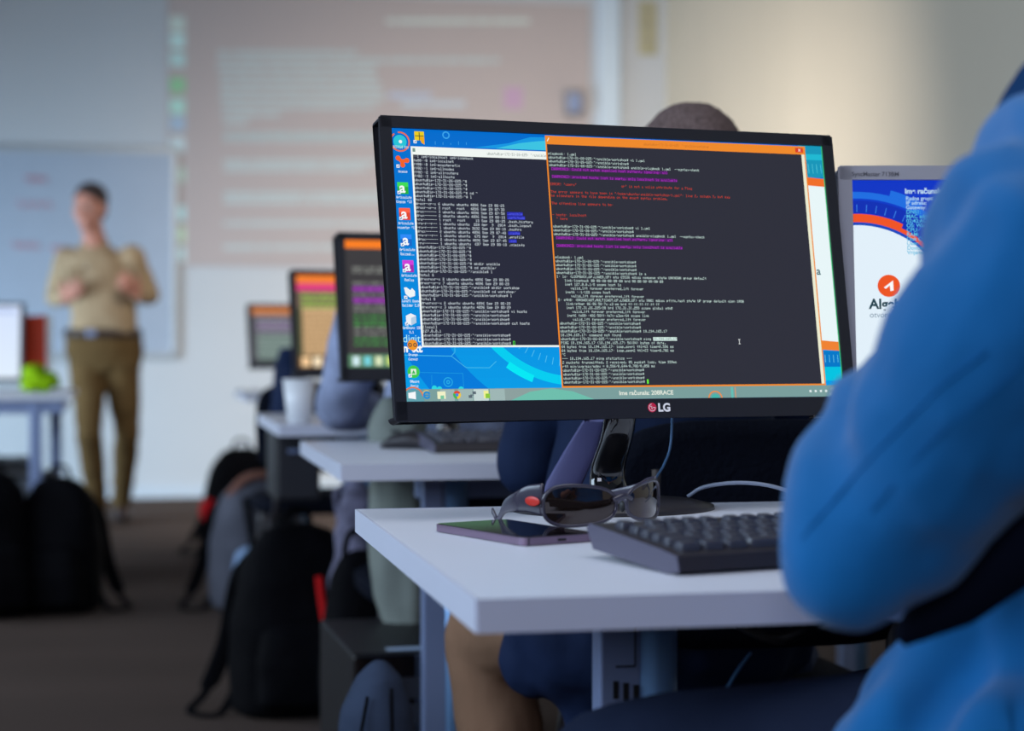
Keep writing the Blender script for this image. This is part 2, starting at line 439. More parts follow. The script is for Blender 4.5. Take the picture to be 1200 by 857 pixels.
# ================================================================== MONITORS
def monitor(name, label, c, yaw, tilt, W, H, bz, desk_z, mb, depth=.03, base_r=.11, base_loc=None, neck='gloss', group=None):
    """c = centre of the outer front face"""
    l, r_, t_, bt = bz
    root = tag(empty(name, (c[0], c[1], desk_z), yaw), label, 'monitor', group)
    T = Matrix.Translation((0, 0, c[2] - desk_z)) @ Matrix.Rotation(-tilt, 4, 'X')
    xa, xb, za, zb = -W / 2 + l, W / 2 - r_, -H / 2 + bt, H / 2 - t_
    b = MB(T)
    o = [(-W / 2, -H / 2), (W / 2, -H / 2), (W / 2, H / 2), (-W / 2, H / 2)]
    rad = .006; oo = []
    for k, (x, z) in enumerate(o):
        sx, sz = math.copysign(1, x), math.copysign(1, z)
        arc = [math.radians(a) for a in (0, 22, 45, 68, 90)]
        pts = [(x - sx * rad + sx * rad * math.cos(a), z - sz * rad + sz * rad * math.sin(a)) for a in arc]
        if k in (0, 2): pts = pts[::-1]
        oo += pts
    b.poly([(x, 0, z) for x, z in oo], (0, depth, 0))
    b2 = b
    b2.box(((xa - W / 2) / 2 - .0, -.0015, 0), (l, .003, H - .004)); b2.box(((xb + W / 2) / 2, -.0015, 0), (r_, .003, H - .004))
    b2.box((0, -.0015, (zb + H / 2) / 2), (W - .004, .003, t_ - .0006)); b2.box((0, -.0015, (za - H / 2) / 2), (W - .004, .003, bt - .0006))
    b2.build('bezel', M[mb], root)
    MB(T).tube([((0, depth, 0), (W * .40, 0, 0), (0, 0, H * .40)), ((0, depth + .025, 0), (W * .3, 0, 0), (0, 0, H * .3))], 32, .5).build('rear_shell', M['bezel'] if mb == 'bezel' else M[mb], root)
    return root, T, (xa, xb, za, zb)
def stand(root, T, H, depth, neck_m, base_m, base_y=.0, rx=.11, ry=.085, nw=.02, bh=.014):
    topp = T @ V((0, depth + .012, -H * .22))
    b = MB()
    P = [V((0, base_y + .01, bh)), V((0, base_y + .018, bh + .03)), V((0, topp.y - .006, (topp.z + bh) / 2)), topp]
    Q = smooth_pts(P, 6)
    b.tube([(p, V((nw * (1.15 - .25 * min(1, i / 10)), 0, 0)), V((0, .013, 0))) for i, p in enumerate(Q)], 24)
    b.build('stand_neck', M[neck_m], root, True)
    b = MB()
    b.tube([((0, base_y, 0), (rx, 0, 0), (0, ry, 0)), ((0, base_y, bh * .35), (rx * .99, 0, 0), (0, ry * .99, 0)), ((0, base_y, bh * .75), (rx * .8, 0, 0), (0, ry * .8, 0)), ((0, base_y + .005, bh), (rx * .3, 0, 0), (0, ry * .3, 0))], 48)
    b.build('stand_base', M[base_m], root, True)
    b = MB().tube([((0, base_y + .01, bh * .9), (.03, 0, 0), (0, .024, 0)), ((0, base_y + .01, bh * 1.5), (.027, 0, 0), (0, .02, 0))], 28)
    b.build('stand_collar', M[neck_m], root, True)
# --- the big sharp monitor
W, H = .556, .332
c = V((.5395, 2.0188, 1.0183)); yaw, tilt = math.radians(9.7), math.radians(10.03)
# where its picture area sits on the front face
SW, SH = .5285, .2965
lg, T, box = monitor('computer_monitor', 'large black widescreen monitor in sharp focus with two terminal windows on the nearest desk', c, yaw, tilt, W, H, ((W - SW) / 2, (W - SW) / 2, .0135, H - SH - .0135), DZ, 'bezel', depth=.022)
stand(lg, T, H, .022, 'gloss', 'kb', base_y=.03, rx=.118, ry=.09, nw=.021)
TS = T @ Matrix.Translation(((box[0] + box[1]) / 2, -.0006, (box[2] + box[3]) / 2))
cv = Canvas(SW, SH, TS)
# layout of the picture area: photo point -> screen coordinates (a flat projective map of its four corners)
def hom(src, dst):
    A = []; B = []
    for (x, y), (u, v) in zip(src, dst):
        A.append([x, y, 1, 0, 0, 0, -u * x, -u * y]); B.append(u)
        A.append([0, 0, 0, x, y, 1, -v * x, -v * y]); B.append(v)
    h = np.linalg.solve(np.array(A, float), np.array(B, float))
    def f(x, y):
        d = h[6] * x + h[7] * y + 1
        return ((h[0] * x + h[1] * y + h[2]) / d, (h[3] * x + h[4] * y + h[5]) / d)
    return f
sp = hom([(463.8, 152.9), (961.6, 172.6), (984.7, 455.6), (479.2, 464.5)], [(0, 0), (SW, 0), (SW, SH), (0, SH)])
U = SW / 500   # about one photo pixel
# wallpaper
n = 24
for i in range(n):
    tt = i / (n - 1); colr = (int(0 + 4 * tt), int(108 + 50 * tt), int(205 + 28 * tt))
    cv.rect(0, SH * i / n, SW, SH * (i + 1) / n + 1e-5, colr, 0)
cc = (.195, .150)
cv.ring(*cc, .168, .215, 20, 160, (0, 122, 218), .6, 60)
cv.ring(*cc, .121, .131, 5, 175, (0, 205, 240), 1, 60)
cv.ring(*cc, .112, .1215, 5, 62, (0, 232, 245), 1.2, 30); cv.ring(*cc, .129, .137, 70, 84, (0, 232, 245), 1.2); cv.ring(*cc, .129, .137, 112, 126, (0, 232, 245), 1.2)
cv.ring(*cc, .086, .093, 40, 100, (238, 140, 60), 1.4, 20)
for i in range(40):
    a = math.radians(5 + i * 4.3); cv.line([(cc[0] + .103 * math.cos(a), cc[1] + .103 * math.sin(a)), (cc[0] + .111 * math.cos(a), cc[1] + .111 * math.sin(a))], .0006, (90, 200, 240), 1)
# pale circuit lines
def L_(pts, w=.0007, col=(70, 190, 235), l=1.5): cv.line([sp(*p) for p in pts], w, col, l)
L_([(475, 411.5), (532, 412.5), (536, 408), (536, 402)]); L_([(532, 412.5), (549, 425.5), (576, 425.5), (584, 418)])
L_([(480, 431), (545, 432)], .0005, (30, 160, 225)); L_([(545, 432), (546, 449)], .0005, (30, 160, 225)); L_([(509, 434), (509, 446)], .0005, (30, 160, 225))
x, y = sp(528, 442); cv.ring(x, y, .0042, .0052, 0, 360, (40, 175, 230), 1.5); cv.ring(x, y, .001, .0022, 0, 360, (40, 175, 230), 1.5)
for q in ((512, 449), (518, 450), (543, 450)): x, y = sp(*q); cv.disc(x, y, .003, (40, 215, 225), 1.5, 12)
x, y = sp(527.5, 161); cv.ring(x, y, .0028, .0042, 0, 360, (60, 165, 235), 1.5)
cv.poly([sp(560, 175), (sp(600, 170)), sp(625, 163), sp(643, 163), sp(643, 178)], (20, 150, 225), 1)
cv.poly([sp(585, 176), (sp(612, 170)), sp(630, 168), sp(643, 167), sp(643, 178)], (60, 195, 225), 1.2)
for k in range(5): L_([(515 + k * 9, 172), (515 + k * 9, 168 + (k % 3))], .0005, (70, 170, 230))
# right-hand strip of the wallpaper
e0 = .497
cv.rect(e0, 0, SW, .038, (22, 150, 185), 1); cv.rect(e0, .010, SW, .017, (30, 185, 210), 1.1)
for k in range(6): cv.line([(e0 + k * .0055, .022), (e0 + k * .0055 + .0006, .033)], .0006, (90, 210, 225), 1.3)
cv.poly([(e0, .0375), (SW, .0395), (SW, .049), (e0, .0475)], (240, 110, 40), 1.4)
cv.poly([(e0, .0475), (SW, .049), (SW, .233), (e0, .2305)], (232, 246, 248), 1.4)
cv.poly([(e0, .2305), (SW, .233), (SW, .2435), (e0, .2415)], (240, 130, 50), 1.5)
cv.rect(e0, .2435, SW, .262, (0, 120, 200), 1.4); cv.rect(e0, .262, SW, .278, (0, 195, 225), 1.4)
for k in range(6): cv.line([(e0 + k * .0055, .248), (e0 + k * .0055, .257)], .0006, (110, 210, 235), 1.6)
x, y = sp(954.5, 318); cv.font(x, y, 'a', .013, (30, 90, 95), 1.8, .0002)
cv.line([(SW - .0006, 0), (SW - .0006, SH)], .0012, (60, 190, 120), 1.9)
display = cv.build('display', lg)
# icons
def icon_label(px, py, lines, l=3):
    for i, st in enumerate(lines):
        x, y = sp(px, py + i * 5); cv.text(x - len(st) * .00165 / 2, y, st, .00172, .0044, (225, 238, 245), l, bold=.6)
def shortcut(px, py):
    x, y = sp(px, py); cv.rect(x - .0018, y - .0018, x + .0018, y + .0018, (235, 240, 245), 4); cv.line([(x - .0008, y + .001), (x + .001, y - .0008)], .0008, (30, 80, 150), 4.5)
def icon_a(px, py, col, lines):
    x, y = sp(px, py); cv.rect(x - .0062, y - .0065, x + .0062, y + .0065, col, 2)
    cv.rect(x - .0062, y - .0065, x + .0062, y - .0015, tuple(min(255, int(v * 1.15 + 18)) for v in col), 2.5)
    cv.font(x - .0040, y + .0048, 'a', .0155, (245, 248, 250), 3.2, .0004); shortcut(px - 4.5, py + 5); icon_label(px + 1, py + 10.5, lines); cv.build('desktop_icon', display)
x, y = sp(474, 168.5)
cv.disc(x, y, .0075, (40, 195, 215), 2); cv.ring(x, y, .0095, .0112, 30, 150, (232, 110, 70), 2); cv.ring(x, y, .0095, .0112, 170, 235, (232, 110, 70), 2); cv.ring(x, y, .0095, .0112, 260, 385, (232, 110, 70), 2)
cv.disc(x + .0005, y, .002, (235, 245, 245), 3, 8); cv.text(x - .008, y + .006, 'RECYCLE BIN', .0016, .0042, (225, 240, 240), 3); cv.build('desktop_icon', display)
x, y = sp(496.5, 163); cv.rect(x - .0055, y - .006, x + .0055, y + .004, (236, 205, 30), 2); cv.poly([(x, y), (x + .0055, y), (x + .0055, y + .0085), (x + .002, y + .0065)], (240, 170, 20), 2.4)
cv.line([(x - .005, y - .001), (x + .005, y - .001)], .0009, (70, 80, 40), 3); cv.line([(x, y - .005), (x, y + .004)], .0009, (70, 80, 40), 3); shortcut(491.5, 168.5); cv.build('desktop_icon', display)
x, y = sp(476, 191)
for dx, dy in ((-.004, -.0035), (.0058, -.0012), (.0008, .004)): cv.disc(x + dx, y + dy, .0028, (240, 98, 40), 2, 12); cv.line([(x, y), (x + dx, y + dy)], .004, (240, 98, 40), 2)
shortcut(471.5, 196.5); icon_label(477, 202.5, ['Avance']); cv.build('desktop_icon', display)
icon_a(477, 221.5, (40, 175, 60), ['Articulate', "Engage '13"])
icon_a(479, 251, (225, 70, 45), ['Articulate', "Presenter '13"])
icon_a(480.5, 281, (25, 105, 200), ['Articulate', 'Quizmak..'])
icon_a(482.5, 310.5, (165, 40, 175), ['Articulate', 'Replay'])
x, y = sp(484, 341); cv.poly([(x - .006, y - .006), (x - .003, y - .0062), (x + .001, y - .003), (x + .003, y - .0055), (x + .0062, y - .002), (x + .006, y + .003), (x, y + .005), (x - .0045, y + .001)], (238, 244, 246), 2)
shortcut(479.5, 346); icon_label(485, 350, ['JavaFX Scene', 'Builder 2.0']); cv.build('desktop_icon', display)
x, y = sp(485.5, 371); cv.poly([(x - .0055, y - .004), (x, y - .0065), (x + .0058, y - .004), (x + .0058, y + .0035), (x, y + .0065), (x - .0055, y + .0035)], (236, 240, 246), 2)
cv.poly([(x, y - .0015), (x + .0058, y - .004), (x + .0058, y + .0035), (x, y + .0065)], (180, 205, 228), 2.5); shortcut(480.5, 376); icon_label(486, 380.5, ['NetBeans IDE', '8.1']); cv.build('desktop_icon', display)
x, y = sp(475.5, 397); cv.font(x, y, 'digit', .0118, (170, 235, 245), 2); x, y = sp(475.8, 408); cv.font(x, y, 'next', .0118, (245, 250, 250), 2, .0005)
x, y = sp(487, 400); cv.disc(x, y, .0058, (240, 150, 40), 3, 16); cv.ring(x - .0028, y, .0012, .0021, 0, 360, (50, 50, 60), 4); cv.ring(x + .0028, y, .0012, .0021, 0, 360, (50, 50, 60), 4)
icon_label(487.5, 411, ['Orange', 'Canvas']); cv.build('desktop_icon', display)
x, y = sp(488, 430.5); cv.disc(x, y, .0068, (60, 200, 80), 2, 20); cv.rect(x - .003, y - .003, x + .003, y + .003, (225, 240, 225), 3); cv.poly([(x - .0022, y + .002), (x, y - .002), (x + .0022, y + .002)], (60, 180, 90), 3.5)
shortcut(484, 435); icon_label(489, 441.5, ['VMware', 'Horiz']); cv.build('desktop_icon', display)
# left terminal window
x0, y0 = sp(486.2, 173.8); _, y1 = sp(498, 402.6); x1 = .20
cv.rect(x0, y0, x1, y1, (240, 246, 242), 5)
cv.rect(x0 + .0021, y0 + .0092, x1, y1 - .0021, (40, 42, 58), 6)
cv.rect(x0 + .002, y0 + .002, x0 + .005, y0 + .006, (120, 150, 140), 6)
cv.text(.108, y0 + .0048, 'ubuntu@ip-172-31-26-225: ~/ansible/workshop', .00205, .0046, (130, 142, 140), 7, xmax=.188)
win = cv.build('terminal_window', display)
PR = 'ubuntu@ip-172-31-26-225:~$'; PW = 'ubuntu@ip-172-31-26-225:~/ansible/workshop$'; PA = 'ubuntu@ip-172-31-26-225:~/ansible$'
left = ['::1 ip6-localhost ip6-loopback', 'fe00::0 ip6-localnet', 'ff00::0 ip6-mcastprefix', 'ff02::1 ip6-allnodes', 'ff02::2 ip6-allrouters', 'ff02::3 ip6-allhosts',
 PR, PR, PR, PR + ' cd ~', PR + ' l', 'total 40',
 'drwxr-xr-x 6 ubuntu ubuntu 4096 Sep 29 08:25 ', 'drwxr-xr-x 3 root   root   4096 Sep 29 07:38 ', 'drwx------ 3 ubuntu ubuntu 4096 Sep 29 07:58 |.ansible', 'drwx------ 2 ubuntu ubuntu 4096 Sep 29 08:18 |.aptitude',
 '-rw------- 1 root   root     18 Sep 29 08:25 .bash_history', '-rw-r--r-- 1 ubuntu ubuntu  220 Apr  9  2014 .bash_logout', '-rw-r--r-- 1 ubuntu ubuntu 3692 Sep 29 08:18 .bashrc',
 'drwx------ 2 ubuntu ubuntu 4096 Sep 29 07:48 |.cache', '-rw-r--r-- 1 ubuntu ubuntu  675 Apr  9  2014 .profile', 'drwx------ 2 ubuntu ubuntu 4096 Sep 29 07:45 |.ssh', '-rw------- 1 ubuntu ubuntu  697 Sep 29 08:18 .viminfo',
 PR, PR, PR, PR, PR + ' mkdir ansible', PR + ' cd ansible/', PA + ' l', 'total 8', 'drwxrwxr-x 2 ubuntu ubuntu 4096 Sep 29 08:28', 'drwxr-xr-x 7 ubuntu ubuntu 4096 Sep 29 08:28',
 PA + ' mkdir workshop', PA + ' cd workshop/', PW + ' l', 'total 8', 'drwxrwxr-x 2 ubuntu ubuntu 4096 Sep 29 08:29', 'drwxrwxr-x 3 ubuntu ubuntu 4096 Sep 29 08:29', PW + ' vi hosts', PW, PW, PW + ' cat hosts', '[local]', '127.0.0.1', PW, PW, PW]
xt, ya = sp(489, 185.2); _, yb = sp(500, 398)
pitch = (yb - ya) / 47; CW = .00231
TC = (205, 216, 222)
for i, st in enumerate(left):
    y = ya + i * pitch
    if '|' in st:
        a, b = st.split('|'); cv.text(xt, y, a, CW, pitch, TC, 7); xx = xt + len(a) * CW
        cv.rect(xx, y - pitch * .45, xx + len(b) * CW, y + pitch * .45, (40, 44, 175), 6.5); cv.text(xx, y, b, CW, pitch, (90, 100, 240), 7)
    else: cv.text(xt, y, st, CW, pitch, TC, 7)
xx = xt + 44 * CW; y = yb
for a in (((xx, y - .002), (xx + .0018, y - .002)), ((xx, y + .002), (xx + .0018, y + .002)), ((xx, y - .002), (xx, y + .002)), ((xx + .0018, y - .002), (xx + .0018, y + .002))): cv.line(a, .0006, (70, 230, 60), 8)
cv.build('terminal_text', display)
# right terminal window
x0, y0 = sp(642, 161.2); x1, _ = sp(965.6, 442.6); _, y1 = sp(662, 447.8)
xr = (sp(940, 173)[0] + x1) / 2
cv.rect(x0, y0, xr, y1, (240, 138, 42), 9)
cv.rect(x0 + .0016, y0 + .0098, xr - .0055, y1 - .0019, (46, 47, 58), 10)
cv.rect(xr - .0055, y0 + .0098, xr - .0016, y1 - .0019, (236, 236, 210), 10)
cv.rect(xr - .013, y0 + .002, xr - .003, y0 + .0075, (215, 60, 40), 10); cv.line([(xr - .009, y0 + .0035), (xr - .0065, y0 + .006)], .0008, (255, 240, 230), 11); cv.line([(xr - .0065, y0 + .0035), (xr - .009, y0 + .006)], .0008, (255, 240, 230), 11)
cv.line([(x0 + .0022, y0 + .0065), (x0 + .0045, y0 + .0025)], .001, (240, 240, 220), 11)
x, y = sp(756, 171); cv.text(x, y0 + .0052, 'ubuntu@ip-172-31-26-225: ~/ansible/workshop', .00192, .0046, (196, 112, 40), 11)
cv.build('terminal_window', display)
WH, MG, RD = (198, 222, 216), (180, 52, 200), (200, 64, 48)
W1 = ' [WARNING]: Could not match supplied host pattern, ignoring: all'; W2 = ' [WARNING]: provided hosts list is empty, only localhost is available'
R = {0: 'playbook: 1.yml', 1: PW + ' vi 1.yml', 2: PW, 3: PW + ' ansible-playbook 1.yml  --syntax-check', 4: W1, 6: W2, 8: "ERROR! 'users'" + ' ' * 24 + "or' is not a valid attribute for a Play",
 10: "The error appears to have been in '/home/ubuntu/ansible/workshop/1.yml': line 2, column 3, but may", 11: 'be elsewhere in the file depending on the exact syntax problem.', 13: 'The offending line appears to be:',
 16: '- hosts: localhost', 17: '  ^ here', 19: PW + ' vi 1.yml', 20: PW, 21: PW + ' ansible-playbook 1.yml  --syntax-check', 22: W1, 24: W2, 27: 'playbook: 1.yml', 28: PW, 29: PW, 30: PW, 31: PW + ' ip a',
 32: '1: lo: <LOOPBACK,UP,LOWER_UP> mtu 65536 qdisc noqueue state UNKNOWN group default', 33: '    link/loopback 00:00:00:00:00:00 brd 00:00:00:00:00:00', 34: '    inet 127.0.0.1/8 scope host lo',
 35: '       valid_lft forever preferred_lft forever', 36: '    inet6 ::1/128 scope host', 37: '       valid_lft forever preferred_lft forever',
 38: '2: eth0: <BROADCAST,MULTICAST,UP,LOWER_UP> mtu 9001 qdisc pfifo_fast state UP group default qlen 1000', 39: '    link/ether 06:86:58:7c:a3:ee brd ff:ff:ff:ff:ff:ff', 40: '    inet 172.31.26.225/20 brd 172.31.31.255 scope global eth0',
 41: '       valid_lft forever preferred_lft forever', 42: '    inet6 fe80::486:58ff:fe7c:a3ee/64 scope link', 43: '       valid_lft forever preferred_lft forever', 44: PW, 45: PW, 46: PW + ' 18.194.165.17',
 47: '18.194.165.17: command not found', 48: PW + ' ping |18.194.165.17', 49: 'PING 18.194.165.17 (18.194.165.17) 56(84) bytes of data.', 50: '64 bytes from 18.194.165.17: icmp_seq=1 ttl=63 time=0.586 ms',
 51: '64 bytes from 18.194.165.17: icmp_seq=2 ttl=63 time=0.702 ms', 52: '^C', 53: '--- 18.194.165.17 ping statistics ---', 54: '2 packets transmitted, 2 received, 0% packet loss, time 999ms',
 55: 'rtt min/avg/max/mdev = 0.586/0.644/0.702/0.058 ms', 56: PW, 57: PW, 58: PW, 59: PW}
xt, ya = sp(645, 181.5); xt2, yb = sp(663, 441.5); xt = (xt + xt2) / 2 - .0003
pitch = (yb - ya) / 59; CW = .00226
for i, st in R.items():
    y = ya + i * pitch
    col = MG if 'WARN' in st else RD if 8 <= i <= 17 else WH
    if 'WARN' in st: cv.rect(xt + CW, y - pitch * .42, xt + len(st) * CW, y + pitch * .42, (84, 30, 104), 10.5)
    if '|' in st:
        a, b = st.split('|'); cv.text(xt, y, a, CW, pitch, col, 11.5); xx = xt + len(a) * CW
        cv.rect(xx, y - pitch * .48, xx + len(b) * CW, y + pitch * .48, (205, 228, 222), 11); cv.text(xx, y, b, CW, pitch, (120, 140, 140), 12)
    else: cv.text(xt, y, st, CW, pitch, col, 11.5)
xx = xt + 44 * CW; cv.rect(xx, yb - .0024, xx + .002, yb + .0024, (110, 250, 60), 12)
x, y = sp(864.5, 394.5); cv.line([(x, y - .0026), (x, y + .0026)], .0007, (230, 235, 235), 12); cv.line([(x - .0012, y - .0026), (x + .0012, y - .0026)], .0006, (230, 235, 235), 12); cv.line([(x - .0012, y + .0026), (x + .0012, y + .0026)], .0006, (230, 235, 235), 12)
cv.build('terminal_text', display)
# taskbar
yt = sp(480, 450.5)[1]
cv.rect(0, yt, SW, SH, (122, 158, 156), 9); cv.rect(.10, yt, .17, SH, (140, 160, 158), 9.3); cv.rect(0, yt, .02, SH, (96, 160, 172), 9.3)
for a, b in ((.038, .054), (.058, .0745), (.094, .111)): cv.rect(a, yt + .0006, b, SH, (158, 182, 180), 9.6)
cv.rect(.0755, yt + .0006, .0925, SH, (196, 214, 212), 9.6)
ym = (yt + SH) / 2
x = sp(486, 457)[0]; cv.poly([(x - .0042, ym - .0025), (x + .004, ym - .004), (x + .004, ym + .0042), (x - .0042, ym + .003)], (245, 248, 250), 11); cv.ring(x + .001, ym + .003, .0105, .0122, 190, 350, (220, 120, 80), 10)
x = sp(503, 457)[0]; cv.ring(x, ym, .0022, .0042, 20, 340, (30, 140, 215), 11); cv.rect(x - .003, ym - .0006, x + .0036, ym + .0006, (30, 140, 215), 11); cv.ring(x, ym, .0045, .0053, 200, 300, (230, 200, 90), 11)
x = sp(520, 457)[0]; cv.rect(x - .0046, ym - .0038, x + .0046, ym + .0042, (240, 240, 200), 11); cv.rect(x - .0012, ym + .0005, x + .0028, ym + .0042, (120, 200, 160), 11.5)
x = sp(538, 457)[0]
for a0, c_ in ((-150, (225, 70, 50)), (-30, (240, 200, 60)), (90, (70, 180, 80))): cv.ring(x, ym, .0018, .0044, a0, a0 + 120, c_, 11)
cv.disc(x, ym, .0017, (70, 130, 230), 11.5, 12)
x = sp(555.5, 457)[0]; cv.rect(x - .004, ym + .0005, x, ym + .0035, (90, 105, 115), 11); cv.rect(x + .0005, ym - .0035, x + .0045, ym - .0005, (90, 105, 115), 11); cv.line([(x - .002, ym), (x + .002, ym + .0005)], .0008, (90, 105, 115), 11)
x = sp(572, 457)[0]; cv.rect(x - .003, ym - .0042, x + .0026, ym + .004, (240, 240, 150), 11); cv.rect(x - .001, ym - .001, x + .004, ym + .004, (140, 200, 60), 11.4)
cv.poly([(.118, SH), (.14, yt + .004), (.165, yt + .0005), (.19, yt + .004), (.215, SH)], (110, 190, 172), 10)
x = sp(836, 452)[0]; cv.ring(x, SH + .001, .0075, .009, 180, 360, (232, 140, 70), 10.4); cv.disc(x, SH + .001, .0055, (70, 180, 170), 10.3)
x = sp(858, 452)[0]; cv.rect(x - .004, yt + .001, x - .001, SH, (100, 190, 180), 10.4); cv.rect(x + .001, yt + .001, x + .0022, SH, (210, 150, 110), 10.4)
x, y = sp(725.5, 458); cv.font(x, ym + .0022, 'Ime računala: 208RACE', .0068, (226, 232, 220), 12, .00015)
for k, px in enumerate((946, 952, 958, 964)): x = sp(px, 453)[0]; cv.rect(x - .0014, ym - .0012, x + .0014, ym + .0014, (225, 235, 235), 11)
x = sp(973, 453)[0]; cv.text(x - .004, ym - .002, '13:25', .0021, .0045, (225, 235, 235), 12); cv.text(x - .0055, ym + .003, '29.9.16', .0018, .0042, (225, 235, 235), 12)
cv.build('taskbar', display)
# logo on the bezel
TL = T @ Matrix.Translation((.0305 - .0005, -.0034, -H / 2 + .0118))
q = MB(T @ Matrix.Translation((.0183, -.0033, -H / 2 + .0118)))
nn = 28; ring = [q.v((.0053 * math.cos(2 * math.pi * i / nn), 0, .0053 * math.sin(2 * math.pi * i / nn))) for i in range(nn)]; q.bm.faces.new(ring)
lo = q.build('logo', M['lgred'], lg)
q = MB(T @ Matrix.Translation((.0183, -.0036, -H / 2 + .0118)))
def qr(b, r0, r1, a0, a1, n=14):
    for i in range(n):
        t0, t1 = [math.radians(a0 + (a1 - a0) * k / n) for k in (i, i + 1)]
        b.bm.faces.new([b.v((r * math.cos(a), 0, r * math.sin(a))) for r, a in ((r0, t0), (r1, t0), (r1, t1), (r0, t1))])
qr(q, .0035, .0041, 95, 360)
def qq(b, x0, z0, x1, z1): b.bm.faces.new([b.v((x0, 0, z0)), b.v((x1, 0, z0)), b.v((x1, 0, z1)), b.v((x0, 0, z1))])
qq(q, .0008, -.0003, .0041, .0003); qq(q, -.0008, -.0018, -.0002, .0018); qq(q, -.0008, -.0018, .0006, -.0012); qq(q, -.0024, .0008, -.0015, .0017)
q.build('logo_face', M['lgwhite'], lo)
lettering('logo_lettering', 'LG', .0125, T @ Matrix.Translation((.0252, -.0036, -H / 2 + .0075)), M['lgwhite'], lo, .0005)
MB(T).box((W / 2 - .045, -.001, -H / 2 - .0015), (.03, .012, .004), bev=.0015).build('power_button', M['gloss'], lg)
# --- silver monitor to the right
W2, H2 = .372, .325
cc = cp(985 + W2 / 2 / 2.2 * FPX, 191 + H2 / 2 / 2.2 * FPX, 2.2)
sm, T2, bx2 = monitor('computer_monitor', 'silver-framed square monitor with blue wallpaper, right of the big black monitor', cc, YAW, math.radians(8), W2, H2, (.0165, .0165, .0175, .036), DZ, 'silver', depth=.03)
stand(sm, T2, H2, .03, 'silver', 'silver', base_y=.05, rx=.10, ry=.08)
lettering('lettering', 'SyncMaster 713BM', .0072, T2 @ Matrix.Translation((bx2[0] - .0005, -.0036, bx2[3] + .0045)), M['dtext'], sm, .0001)
w, h = bx2[1] - bx2[0], bx2[3] - bx2[2]
cv = Canvas(w, h, T2 @ Matrix.Translation(((bx2[0] + bx2[1]) / 2, -.0006, (bx2[2] + bx2[3]) / 2)))
k = 2.2 / FPX
def s2(px, py): return ((px - 998) * k, (py - 208) * k)
for i in range(16): cv.rect(0, h * i / 16, w, h * (i + 1) / 16 + 1e-5, (14, 54 + i * 4, 196 + i * 2), 0)
c0 = s2(1003, 372)
cv.ring(*c0, .142, .150, 0, 360, (30, 110, 225), 1, 90); cv.ring(*c0, .15, .157, 285, 300, (30, 110, 225), 1); cv.ring(*c0, .118, .1395, 0, 360, (14, 48, 180), .8, 90)
for i in range(70):
    a = math.radians(-100 + i * 5); cv.line([(c0[0] + .126 * math.cos(a), c0[1] + .126 * math.sin(a)), (c0[0] + .135 * math.cos(a), c0[1] + .135 * math.sin(a))], .0009, (60, 130, 230), 1.5)
cv.disc(*c0, .114, (18, 70, 190), 1.6, 80)
cv.ring(*c0, .1135, .1235, 255, 296, (240, 84, 36), 2, 20); cv.ring(*c0, .1135, .1185, 296, 345, (240, 84, 36), 2, 20)
cv.disc(*c0, .110, (226, 240, 250), 2.2, 80)
dd = cv.build('display', sm)
x, y = s2(1038.5, 334.5); cv.disc(x, y, .0132, (236, 84, 32), 3, 32); cv.poly([(x - .006, y + .002), (x + .005, y - .0065), (x + .0055, y + .0055), (x + .0015, y + .0062), (x + .0012, y - .0005), (x - .0035, y + .0035)], (250, 250, 250), 4)
cv.font(x - .0235, y + .027, 'Algebra', .0165, (26, 62, 74), 3, .0005); cv.font(x - .0235, y + .0375, 'otvoreno učilište', .0095, (120, 145, 165), 3); cv.build('logo', dd)
x, y = s2(1060, 224); cv.font(x, y, 'Ime računala: 208RACE', .0085, (190, 220, 240), 3, .0003)
for i, st in enumerate(['Radna grupa:', 'IP adresa:', 'Gateway:', 'DNS1:', 'MAC adresa:', '02:42:AC', 'OS: Win', 'CPU:', 'RAM:', 'Disk C:', 'User:', 'Domain:', 'Vrijeme:']):
    x, y = s2(1061, 232 + i * 5.4); cv.font(x, y, st, .0064, (90, 190, 225) if i > 2 else (180, 215, 240), 3, .0001)
cv.build('desktop_text', dd)
# --- three blurred monitors down the row
def row_monitor(label, pxl, pyc, D, h, paint):
    Wm, Hm = h * 1.66, h
    left_mid = cp(pxl, pyc, D); yw = math.radians(8); ti = math.radians(7)
    c = left_mid + V((math.cos(yw), math.sin(yw), 0)) * Wm / 2
    r, T, bx = monitor('computer_monitor', label, c, yw, ti, Wm, Hm, (.014, .014, .014, .024), DZ, 'bezel', depth=.03, group='widescreen monitors down the right-hand row')
    stand(r, T, Hm, .03, 'gloss', 'bezel', base_y=.04, rx=.10, ry=.08)
    w, h = bx[1] - bx[0], bx[3] - bx[2]
    cv = Canvas(w, h, T @ Matrix.Translation(((bx[0] + bx[1]) / 2, -.0008, (bx[2] + bx[3]) / 2)))
    paint(cv, w, h); cv.build('display', r); return r
def band(cv, w, h, y0, y1, col, x0=0, x1=1, L=3): cv.rect(w * x0, h * y0, w * x1, h * y1, col, L)
def words(cv, w, h, y, x0, x1, col, seed, t=.022):
    rn = random.Random(seed); x = x0
    while x < x1:
        l = rn.uniform(.01, .05); cv.rect(w * x, h * (y - t / 2), w * min(x1, x + l), h * (y + t / 2), col, 6); x += l + rn.choice((.006, .01))
